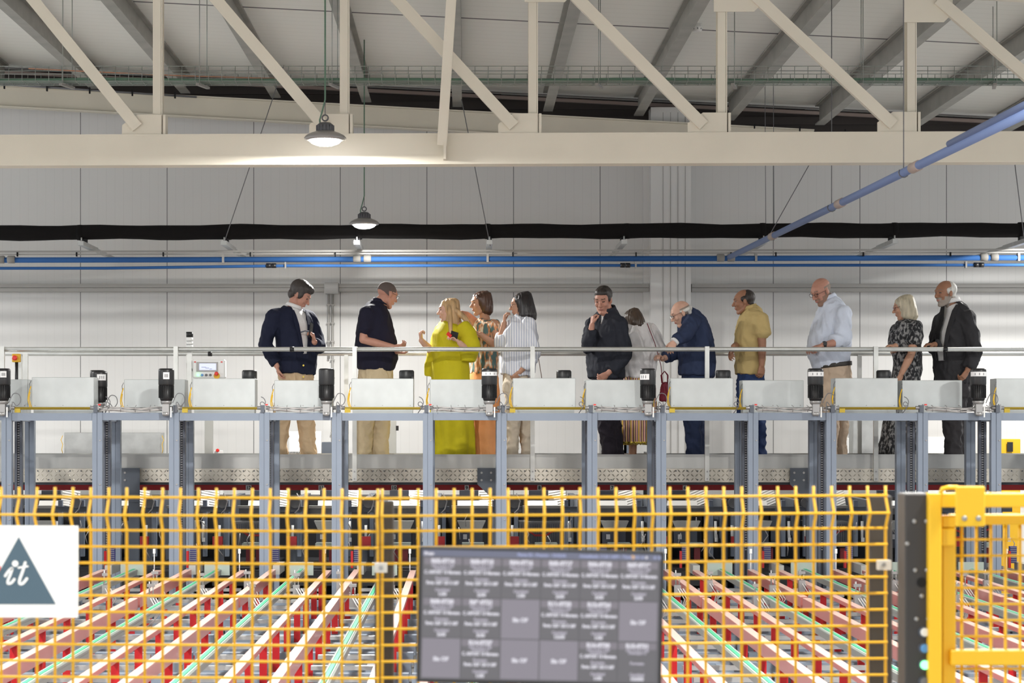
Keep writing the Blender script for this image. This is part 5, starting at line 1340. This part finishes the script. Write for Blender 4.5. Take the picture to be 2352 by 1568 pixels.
garment(r2, 'polo_shirt', 'navy_polo', ts, l, [([(846, 722, -.16), (841, 755, -.18), (842, 762, -.19)], [.078, .076, .080]), ([(880, 728, .16), (888, 762, .17), (889, 768, .17)], [.072, .068, .07])], 1.03, seed=5, amp=0.0060)
collar(r2, ts[-1][0]+Vector((0, 0, -.008)), .072, 'navy_polo', (.3, 0, 1), .04)
trousers(r2, 'chinos', 'khaki_chino2', ts[0][0], l, lg, 845, (863, 0), (.125, .092, .080, .088), .185, .165, 6, .009)
for x in (834, 872): shoe(r2, W(x, 1068), (.9, .3), 'shoe_tan')

# 3 -- blonde woman in yellow-green caftan
hd = Head(W(1030, 713, -.05), 186, 4, .98)
tor = [(1036, 862, 0, .19, .17), (1034, 832, 0, .19, .16), (1034, 800, 0, .19, .17), (1034, 770, 0, .19, .17), (1038, 748, 0, .175, .12), (1042, 738, 0, .10, .085)]
arms = [((1066, 752, -.16), (1082, 815, -.20), (1056, 790, -.30), dict(d=(-.75, -.15, .75), n=(-.7, 0, -.7), side=-1, curl=38)), ((1012, 752, .15), (993, 808, .06), (968, 782, -.05), dict(d=(-.12, 0, 1), n=(1, -.3, .1), side=-1, curl=68, s=.92))]
lg = [((1024, 895, -.03), (1020, 975, 0), (1018, 1058, 0)), ((1050, 895, .04), (1055, 975, 0), (1058, 1058, 0))]
r3, f, l, ts = person('woman with long blonde hair in a yellow-green caftan raising one fist', 1040, 195, hd, tor, arms, lg, 'skin_fair', 'brow_dark', female=True, neck_r=.048)
c3 = hd.c
long_hair(hd, r3, 'hair_blonde', [(0, -.01, .02, .025), (.018, -.012, .062, .075), (.05, -.018, .086, .097), (.10, -.030, .094, .090), (.16, -.038, .094, .078), (.22, -.035, .10, .085), (.30, -.045, .105, .10), (.36, -.045, .08, .10)], 3, .007,
          [([hd.p(.0, .084, .03), W(1034, 740, -.17), W(1036, 766, -.185), W(1042, 784, -.2)], [.02, .026, .022, .01]), ([hd.p(-.03, .06, .02), W(1064, 728, -.13), W(1078, 746, -.15), W(1090, 764, -.14)], [.03, .03, .024, .008]), ([hd.p(.02, -.05, -.05), W(1020, 752, .02), W(1024, 780, -.10)], [.02, .022, .012])])
cc3 = W(1040, 900)
def caft(L):
    L.rings([(W(1040, 1060, .02), .25, .205), (W(1040, 1000, .02), .245, .20), (W(1038, 930, .01), .235, .195), (W(1036, 880, 0), .215, .185), (W(1034, 830, 0), .205, .18)], l)
    # wide hanging sleeves
    L.rings([(W(1076, 832, -.2), .06, .07), (W(1080, 800, -.19), .085, .10), (W(1074, 770, -.17), .085, .085), (W(1062, 748, -.14), .075, .07)], (0, 1, 0), 20)
    L.rings([(W(988, 862, .06), .02, .05), (W(990, 838, .06), .06, .06), (W(1000, 808, .08), .085, .07), (W(1008, 775, .12), .08, .07), (W(1016, 750, .13), .06, .06)], (0, 1, 0), 20)
garment(r3, 'caftan', 'chartreuse', ts, l, (), 1.02, seed=8, extra=caft, vox=.012, fn=folds(.014, 9, W(1038, 900), W(0, 800).z, W(0, 1060).z, 1.0))
ear = MB(); ear.lathe(hd.p(-.01, .085, -.03), [(.004, 0), (.007, .006), (.004, .012)], 8); ear.build('earring', 'silver', r3)
for x in (1018, 1058): shoe(r3, W(x, 1068), (-1, -.2), 'shoe_tan', .85)
ph = empty('smartphone', W(1040, 770, -.34), 'black phone with pink case in the hand of the blonde woman', 'phone')
m = MB(); m.bar(W(1036, 770, -.35), W(1052, 775, -.36), .07, .012, up=(0, .8, .6)); m.build('case', 'black_plastic', ph); m = MB(); m.bar(W(1028, 768, -.34), W(1037, 776, -.35), .035, .012, up=(0, .8, .6)); m.build('cover_flap', 'btn_red', ph)

# 4 -- woman with brown bob, patterned sleeveless top, orange skirt
hd = Head(W(1104, 692, .30), 200, 6, .98)
tor = [(1112, 858, .3, .17, .125), (1113, 830, .3, .16, .12), (1114, 800, .3, .15, .115), (1112, 772, .3, .16, .125), (1114, 745, .3, .155, .105), (1116, 730, .3, .085, .07)]
arms = [((1138, 744, .14), (1146, 798, .10), (1104, 768, -.04), dict(d=(-1, .0, .35), n=(0, .4, -1), side=-1, curl=30, s=.9)), ((1098, 742, .42), (1076, 722, .36), (1060, 716, .25), dict(d=(-1, -.1, .1), n=(0, 0, -1), side=1, curl=30, s=.9))]
lg = [((1102, 895, .28), (1100, 975, .28), (1098, 1058, .28)), ((1124, 895, .34), (1126, 975, .34), (1126, 1058, .34))]
r4, f, l, ts = person('woman with brown bob, sleeveless patterned blouse and long orange skirt', 1112, 205, hd, tor, arms, lg, 'skin_tan', 'brow_dark', female=True, neck_r=.047)
long_hair(hd, r4, 'hair_brown', [(0, -.01, .02, .025), (.018, -.012, .066, .078), (.05, -.020, .090, .098), (.10, -.034, .100, .092), (.16, -.045, .106, .082), (.215, -.045, .098, .074), (.235, -.04, .07, .05)], 4, .008)
garment(r4, 'blouse', 'patterned_top', ts, l, [([(1138, 744, .14), (1140, 754, .135), (1141, 757, .135)], [.055, .055, .055])], 1.04, seed=9, amp=0.0060)
Ls = Lump(); Ls.rings([(W(1112, 1060, .3), .20, .155), (W(1112, 1000, .3), .195, .15), (W(1112, 930, .3), .185, .145), (W(1112, 880, .3), .175, .135), (W(1112, 845, .3), .15, .115)], l)
Ls.bake('skirt', 'orange_cloth', r4, .011, 3, folds(.014, 8, W(1112, 900, .3), W(0, 860).z, W(0, 1060).z, 2.0))
for x in (1098, 1126): shoe(r4, W(x, 1068, .3), (-1, -.3), 'shoe_tan', .85)

# 5 -- woman with black bob, striped shirt
hd = Head(W(1196, 700, .0), 172, 8, 1.0)
tor = [(1188, 862, 0, .18, .15), (1190, 835, 0, .18, .165), (1192, 800, 0, .18, .165), (1194, 770, 0, .18, .165), (1198, 745, 0, .175, .13), (1202, 730, 0, .12, .09), (1202, 722, 0, .07, .06)]
arms = [((1212, 748, -.16), (1226, 818, -.18), (1192, 855, -.18), dict(d=(-.6, 0, -.7), n=(-.5, .5, 0), side=1, curl=45, s=.9)), ((1180, 756, .13), (1149, 790, -.02), (1158, 742, -.06), dict(d=(.05, .05, 1), n=(1, 0, 0), side=1, curl=48, s=.92))]
lg = [((1182, 895, -.05), (1178, 975, -.05), (1176, 1058, -.05)), ((1204, 895, .06), (1208, 975, .06), (1210, 1058, .06))]
r5, f, l, ts = person('woman with black bob in a striped white shirt holding her hand to her face', 1192, 170, hd, tor, arms, lg, 'skin_tan', 'brow_dark', female=True, neck_r=.048, legs_r=(.075, .05, .036))
long_hair(hd, r5, 'hair_black', [(0, -.01, .02, .025), (.018, -.014, .066, .080), (.05, -.026, .092, .096), (.10, -.040, .104, .090), (.16, -.050, .112, .086), (.23, -.055, .116, .092), (.275, -.055, .100, .085)], 5, .007)
glasses(hd, r5)
garment(r5, 'shirt', 'striped_shirt', ts, l, [([(1212, 748, -.16), (1224, 815, -.18), (1203, 846, -.18)], [.072, .070, .062]), ([(1180, 756, .13), (1150, 790, -.02), (1153, 768, -.04)], [.07, .062, .055])], 1.05, seed=10, amp=0.0108)
trousers(r5, 'trousers', 'beige_cloth', ts[0][0], l, lg, 850, (1186, 0), (.10, .066, .055, .060), .165, .13, 11)
for x in (1176, 1210): shoe(r5, W(x, 1068), (-1, 0), 'shoe_tan', .85)
bag = empty('shoulder_bag', W(1232, 930, .05), 'brown leather bag hanging on a strap behind the woman in the striped shirt', 'bag')
m = MB(); m.bar(W(1212, 730, .0), W(1236, 810, .12), .006, .022, up=(0, 1, 0)); m.bar(W(1236, 810, .12), W(1246, 870, .14), .006, .022, up=(0, 1, 0)); m.build('strap', 'strap_brown', bag)
m = MB(); c_ = W(1244, 905, .26); m.cbox(c_, .10, .20, .20); m.build('pouch', 'strap_brown', bag, bevel=.02)

# 6 -- man in dark suit, hand at cheek
hd = Head(W(1384, 690, -.06), -112, 20, 1.06)
tor = [(1392, 868, 0, .175, .14), (1392, 835, 0, .185, .145), (1390, 800, 0, .19, .145), (1392, 765, 0, .20, .135), (1396, 738, 0, .19, .115), (1396, 722, -.01, .12, .085), (1394, 712, -.03, .07, .065)]
arms = [((1362, 745, .08), (1351, 798, -.14), (1357, 748, -.20), dict(d=(.12, .0, 1), n=(1, .3, 0), side=-1, curl=62, s=.98)), ((1422, 748, -.13), (1430, 818, -.16), (1394, 858, -.18), dict(d=(-.8, 0, -.5), n=(-.5, .5, 0), side=1, curl=40))]
lg = [((1384, 895, 0), (1392, 975, 0), (1404, 1058, 0)), ((1404, 895, .03), (1408, 975, .05), (1416, 1058, .05))]
r6, f, l, ts = person('man in dark suit resting his cheek on his fist, facing the camera', 1402, -135, hd, tor, arms, lg, 'skin_red', 'brow_dark', None, None)
man_hair(hd, r6, 'hair_dark', 'short', 6)
garment(r6, 'jacket', 'dark_suit', ts, l, [([(1362, 745, .08), (1350, 798, -.13), (1356, 758, -.19)], [.075, .065, .05]), ([(1422, 748, -.13), (1432, 818, -.16), (1402, 852, -.18)], [.080, .070, .06])], 1.04, seed=12, amp=0.0108, drop=vee(ts[-1][0], W(0, 745).z, f, l, .035, .01))
garment(r6, 'shirt', 'white_shirt', ts[2:], l, (), .87, seed=2, amp=.003)
collar(r6, ts[-1][0]+Vector((.01, .02, -.01)), .078, 'dark_suit', (-.15, -.35, 1), .045, op=f)
trousers(r6, 'trousers', 'dark_suit_trouser', ts[0][0], l, lg, 860, (1394, 0), (.105, .085, .078, .085), .165, .13, 13)
for x in (1404, 1418): shoe(r6, W(x, 1068), (-.6, -.7))

PD = 20.66
# 7 -- woman in white blouse seen from behind, striped skirt
hd = Head(W(1452, 738, .02), 152, 26, .94)
tor = [(1466, 866, 0, .165, .135), (1466, 838, 0, .17, .135), (1468, 805, 0, .175, .13), (1468, 778, 0, .18, .125), (1466, 756, 0, .165, .10), (1462, 744, 0, .07, .06)]
arms = [((1438, 765, -.05), (1432, 815, -.02), (1428, 830, -.2), None), ((1497, 768, -.02), (1512, 808, -.05), (1518, 820, .20), None)]
lg = [((1455, 905, 0), (1454, 975, 0), (1453, 1058, 0)), ((1484, 905, 0), (1500, 985, .02), (1502, 1058, .02))]
r7, f, l, ts = person('woman seen from behind in a loose white blouse and striped pleated skirt', 1470, 110, hd, tor, arms, lg, 'skin_tan', 'brow_dark', female=True, neck_r=.046, legs_r=(.08, .05, .036))
long_hair(hd, r7, 'hair_brown2', [(0, -.01, .02, .025), (.018, -.012, .066, .078), (.05, -.024, .092, .096), (.10, -.038, .102, .088), (.16, -.048, .104, .078), (.20, -.05, .09, .07), (.225, -.05, .06, .045)], 7, .010)
garment(r7, 'blouse', 'white_blouse', ts, l, [([(1440, 762, -.03), (1434, 806, -.08), (1430, 828, -.10)], [.075, .075, .06]), ([(1494, 764, .0), (1508, 800, -.02), (1510, 822, .02)], [.08, .085, .06])], 1.05, seed=14, amp=.012)
Ls = Lump(); Ls.rings([(W(1467, 1018, 0), .185, .165), (W(1467, 960, 0), .178, .155), (W(1466, 900, 0), .17, .145), (W(1466, 860, 0), .155, .125)], l)
Ls.bake('skirt', ['striped_skirt', 'gold'], r7, .009, 2, folds(.010, 22, W(1467, 900), W(0, 860).z, W(0, 1018).z, 0), lambda c_: 1 if c_.z < W(0, 1013).z else 0)
for x in (1453, 1502): shoe(r7, W(x, 1068), (-.5, .8), 'shoe_tan', .85)
bag = empty('handbag', W(1525, 922, -.12), 'small maroon handbag hanging beside the striped skirt', 'bag')
L = Lump(); L.rings([(W(1525, 921, -.12), .05, .052), (W(1525, 905, -.12), .055, .05), (W(1525, 884, -.12), .05, .036), (W(1525, 879, -.12), .045, .02)], (0, 1, 0)); L.bake('pouch', 'maroon', bag, .008, 2, wrinkle(.006, 22, 3))
m = MB()
for q in (-1, 1): m.tube([W(1518, 880, -.12+.03*q), W(1516, 862, -.12+.03*q), W(1524, 853, -.12+.02*q), W(1531, 862, -.12+.03*q), W(1531, 880, -.12+.03*q)], .005, 6)
m.build('handle', 'maroon', bag)
m = MB(); m.bar(W(1484, 744, -.12), W(1500, 790, -.19), .006, .020, up=(0, -1, 0)); m.bar(W(1500, 790, -.19), W(1514, 838, -.17), .006, .020, up=(0, -1, 0)); m.bar(W(1514, 838, -.17), W(1519, 880, -.14), .006, .02, up=(0, -1, 0)); m.build('strap', 'maroon', bag)

PD = 20.45
# 8 -- older man in blue suit leaning on the rail
hd = Head(W(1561, 721, -.10), 188, 26, 1.0)
tor = [(1600, 862, .02, .19, .16), (1602, 830, .02, .19, .16), (1600, 795, .01, .195, .155), (1594, 765, 0, .20, .145), (1586, 740, -.02, .19, .125), (1576, 725, -.04, .13, .10), (1570, 720, -.06, .07, .07)]
arms = [((1586, 742, -.20), (1562, 775, -.36), (1540, 788, -.43), dict(d=(-.45, -.1, -.75), n=(.3, 1, -.2), side=-1, curl=30)), ((1590, 752, .17), (1560, 808, .13), (1522, 824, .02), dict(d=(-.6, -.8, .35), n=(0, 0, -1), side=1, curl=40))]
lg = [((1592, 895, -.05), (1590, 975, -.04), (1594, 1058, -.03)), ((1606, 895, .08), (1600, 975, .08), (1604, 1058, .08))]
r8, f, l, ts = person('older bald man in blue suit bending forward with his hand on the rail', 1600, 190, hd, tor, arms, lg, 'skin_fair', 'brow_grey', None, 'sides')
man_hair(hd, r8, 'hair_white', 'fringe', 8); glasses(hd, r8)
garment(r8, 'jacket', 'blue_suit', ts, l, [([(1586, 742, -.19), (1563, 775, -.35), (1543, 784, -.42)], [.080, .064, .054]), ([(1590, 752, .17), (1560, 808, .13), (1530, 821, .05)], [.075, .06, .052])], 1.05, seed=15, amp=0.0108,
        extra=lambda L: L.rings([(W(1620, 868, .05), .15, .06), (W(1614, 820, .05), .16, .09), (W(1604, 780, .03), .16, .10)], l))
m = MB().tube([W(1542, 786, -.424), W(1538, 790, -.432)], .044, 14); m.build('shirt_cuff', 'white_shirt', r8)
garment(r8, 'collar', 'blue_suit', [(ts[-1][0]+Vector((.02, 0, -.01)), .082, .075), (ts[-1][0]+Vector((0, 0, .035)), .075, .068)], l, (), seed=1, amp=.002, vox=.008)
trousers(r8, 'trousers', 'blue_suit_trouser', ts[0][0], l, lg, 855, (1600, .02), (.115, .085, .078, .09), .175, .14, 16)
for x in (1594, 1604): shoe(r8, W(x, 1068), (-1, 0))

# 9 -- man in khaki polo
hd = Head(W(1707, 692, 0), 180, 8, .98)
tor = [(1722, 860, 0, .17, .135), (1722, 828, 0, .175, .14), (1722, 792, 0, .18, .145), (1724, 760, 0, .19, .14), (1728, 732, 0, .19, .12), (1726, 714, 0, .13, .095), (1722, 706, 0, .07, .068)]
arms = [((1740, 736, -.17), (1744, 796, -.21), (1742, 840, -.22), dict(d=(-.1, 0, -1), n=(-.5, .9, 0), side=1, curl=34)), ((1716, 738, .16), (1698, 792, .10), (1676, 798, -.30), dict(d=(-.35, -.3, -.8), n=(.7, .3, -.3), side=-1, curl=26))]
lg = [((1716, 895, -.06), (1712, 975, -.06), (1710, 1058, -.06)), ((1734, 895, .07), (1742, 975, .07), (1748, 1058, .07))]
r9, f, l, ts = person('man in profile wearing a khaki polo shirt and blue jeans', 1728, 180, hd, tor, arms, lg, 'skin_brown', 'brow_dark')
man_hair(hd, r9, 'hair_dark', 'balding', 9)
garment(r9, 'polo_shirt', 'khaki_polo', ts, l, [([(1740, 736, -.17), (1744, 764, -.19), (1744, 770, -.195)], [.082, .082, .086]), ([(1716, 738, .16), (1708, 765, .14), (1707, 770, .13)], [.075, .072, .074])], 1.04, seed=17, amp=0.0072)
collar(r9, ts[-1][0]+Vector((0, 0, -.012)), .073, 'khaki_polo', (-.3, 0, 1), .034)
trousers(r9, 'jeans', 'jeans', ts[0][0], l, lg, 855, (1724, 0), (.11, .08, .07, .075), .165, .13, 18)
for x in (1710, 1748): shoe(r9, W(x, 1068), (-1, 0))

# 10 -- bald man in pale blue shirt
hd = Head(W(1884, 670, -.04), 212, 26, 1.08)
tor = [(1910, 838, 0, .18, .165), (1904, 812, 0, .19, .195), (1904, 785, 0, .19, .195), (1908, 750, 0, .20, .17), (1912, 720, 0, .205, .14), (1908, 698, 0, .16, .11), (1902, 684, -.01, .075, .075)]
arms = [((1928, 722, -.19), (1922, 786, -.26), (1874, 796, -.40), dict(d=(-.85, -.1, -.25), n=(.1, .3, -1), side=-1, curl=42)), ((1900, 725, .17), (1885, 790, .16), (1866, 800, -.10), dict(d=(-.6, -.8, -.1), n=(0, 0, -1), side=1, curl=30))]
lg = [((1898, 895, -.06), (1902, 975, -.06), (1900, 1058, -.06)), ((1922, 895, .06), (1930, 975, .06), (1928, 1058, .06))]
r10, f, l, ts = person('tall bald man with glasses in pale blue shirt, looking down over the rail', 1914, 192, hd, tor, arms, lg, 'skin_red', 'brow_grey', 'stubble', 'sides', neck_r=.062)
glasses(hd, r10)
garment(r10, 'shirt', 'pale_blue_shirt', ts, l, [([(1928, 722, -.19), (1926, 780, -.25), (1900, 788, -.31)], [.084, .076, .066]), ([(1900, 725, .17), (1888, 775, .16), (1880, 790, .1)], [.08, .07, .06])], 1.03, seed=19, amp=.010)
collar(r10, ts[-1][0]+Vector((.0, 0, -.005)), .076, 'pale_blue_shirt', (-.4, -.1, 1), .036)
trousers(r10, 'chinos', 'stone_chino', ts[0][0], l, lg, 834, (1914, 0), (.125, .09, .075, .08), .185, .165, 20)
L = Lump(); L.rings([(W(1913, 843, 0), .192, .180), (W(1912, 833, 0), .194, .182)], l); L.bake('belt', 'shoe_dark', r10, .008, 1)
m = MB(); wr = W(1878, 795, -.395); m.tube([wr+Vector((.012, 0, .002)), wr+Vector((-.012, 0, -.002))], .036, 14); m.cbox(wr+Vector((0, -.034, .01)), .034, .012, .034); m.build('wristwatch', 'black_plastic', r10)
for x in (1900, 1928): shoe(r10, W(x, 1068), (-1, -.1), 'shoe_tan')

# 11 -- woman with silver-blonde bob, black patterned dress
hd = Head(W(2074, 706, -.02), 172, 12, .97)
tor = [(2084, 862, 0, .17, .135), (2084, 830, 0, .165, .135), (2082, 795, 0, .165, .135), (2080, 768, 0, .17, .14), (2084, 745, 0, .165, .11), (2084, 732, 0, .075, .06)]
arms = [((2096, 755, -.16), (2082, 815, -.22), (2060, 858, -.22), dict(d=(-.35, 0, -.9), n=(-.5, .6, 0), side=1, curl=30, s=.9)), ((2068, 758, .14), (2058, 806, .10), (2040, 797, -.35), dict(d=(-.8, -.2, .0), n=(0, 0, -1), side=1, curl=28, s=.9))]
lg = [((2074, 895, -.05), (2070, 975, -.05), (2066, 1058, -.05)), ((2090, 895, .06), (2088, 975, .06), (2086, 1058, .06))]
r11, f, l, ts = person('woman with silver-blonde bob in a long black patterned dress, hand on the rail', 2078, 168, hd, tor, arms, lg, 'skin_tan', 'brow_grey', female=True, neck_r=.046)
long_hair(hd, r11, 'hair_silver', [(0, -.01, .02, .025), (.018, -.012, .068, .080), (.05, -.018, .092, .100), (.10, -.030, .102, .098), (.16, -.040, .106, .090), (.22, -.040, .102, .092), (.25, -.035, .085, .075)], 11, .008)
glasses(hd, r11, 'maroon')
def dress(L):
    L.rings([(W(2060, 1046, 0), .22, .19), (W(2064, 1000, 0), .205, .165), (W(2074, 930, 0), .185, .145), (W(2082, 870, 0), .172, .138), (W(2084, 830, 0), .165, .13)], l)
garment(r11, 'dress', 'patterned_dress', ts, l, [([(2096, 755, -.15), (2092, 784, -.18), (2090, 792, -.185)], [.075, .08, .085]), ([(2068, 758, .14), (2062, 782, .13), (2062, 790, .12)], [.07, .075, .075])], 1.04, seed=21, extra=dress, fn=folds(.012, 10, W(2074, 900), W(0, 850).z, W(0, 1046).z, 1))
for x in (2066, 2086): shoe(r11, W(x, 1068), (-1, .1), 'shoe_dark', .85)

# 12 -- bearded man in charcoal suit
hd = Head(W(2168, 674, -.04), 208, 4, 1.06)
tor = [(2190, 880, 0, .18, .15), (2190, 845, 0, .19, .16), (2188, 805, 0, .195, .17), (2190, 765, 0, .205, .16), (2194, 730, 0, .20, .13), (2192, 708, 0, .16, .10), (2186, 694, -.02, .075, .072)]
arms = [((2212, 734, -.18), (2226, 804, -.22), (2208, 852, -.25), dict(d=(-.5, 0, -.8), n=(-.5, .5, 0), side=1, curl=45)), ((2172, 735, .17), (2150, 795, .12), (2134, 793, -.25), dict(d=(-.9, -.3, .0), n=(0, 0, -1), side=1, curl=28))]
lg = [((2180, 895, -.05), (2184, 975, -.05), (2188, 1058, -.05)), ((2198, 895, .06), (2198, 975, .06), (2200, 1058, .06))]
r12, f, l, ts = person('man with white beard in charcoal suit, white shirt and dark tie at the far right', 2192, 200, hd, tor, arms, lg, 'skin_brown', 'brow_grey', 'beard_grey', 'sides')
man_hair(hd, r12, 'hair_white', 'balding', 12)
garment(r12, 'shirt', 'white_shirt', ts[1:], l, (), .91, seed=2, amp=.003)
garment(r12, 'jacket', 'charcoal_suit', ts, l, [([(2212, 734, -.18), (2227, 804, -.22), (2212, 846, -.245)], [.082, .072, .062]), ([(2172, 735, .17), (2150, 797, .12), (2141, 793, -.2)], [.075, .062, .052])], 1.05, seed=23, amp=0.0108, drop=vee(ts[-1][0]+f*.0+l*.03, W(0, 828).z, f, l, .085, .055))
lapel(r12, ts, f, l, W(0, 828).z, .085, .055, 'charcoal_suit', 1.06, .03)
collar(r12, ts[-1][0]+Vector((0, 0, -.005)), .076, 'white_shirt', (-.2, 0, 1), .045)
m = MB(); a1 = ts[-1][0]+f*.10+Vector((0, 0, .0)); a2 = ts[4][0]+f*.150; a3 = ts[3][0]+f*.176; a4 = ts[2][0]+f*.180
m.bar(a1, a2, .05, .006, up=f); m.bar(a2, a3, .06, .006, up=f); m.bar(a3, a4, .07, .006, up=f); m.build('tie', 'tie_black', r12)
trousers(r12, 'trousers', 'charcoal_trouser', ts[0][0], l, lg, 862, (2190, 0), (.115, .09, .08, .088), .175, .14, 24)
for x in (2188, 2200): shoe(r12, W(x, 1068), (-1, -.3))
bag = empty('laptop_bag', W(2236, 930, .12), 'dark shoulder bag behind the bearded man in the charcoal suit', 'bag')
m = MB(); m.bar(W(2212, 716, .10), W(2238, 800, .22), .006, .03, up=(0, 1, 0)); m.bar(W(2238, 800, .22), W(2250, 880, .32), .006, .03, up=(0, 1, 0)); m.build('strap', 'grey_cable', bag); m = MB(); m.cbox(W(2240, 905, .36), .10, .24, .26); m.build('pouch', 'charcoal_suit', bag, bevel=.02)
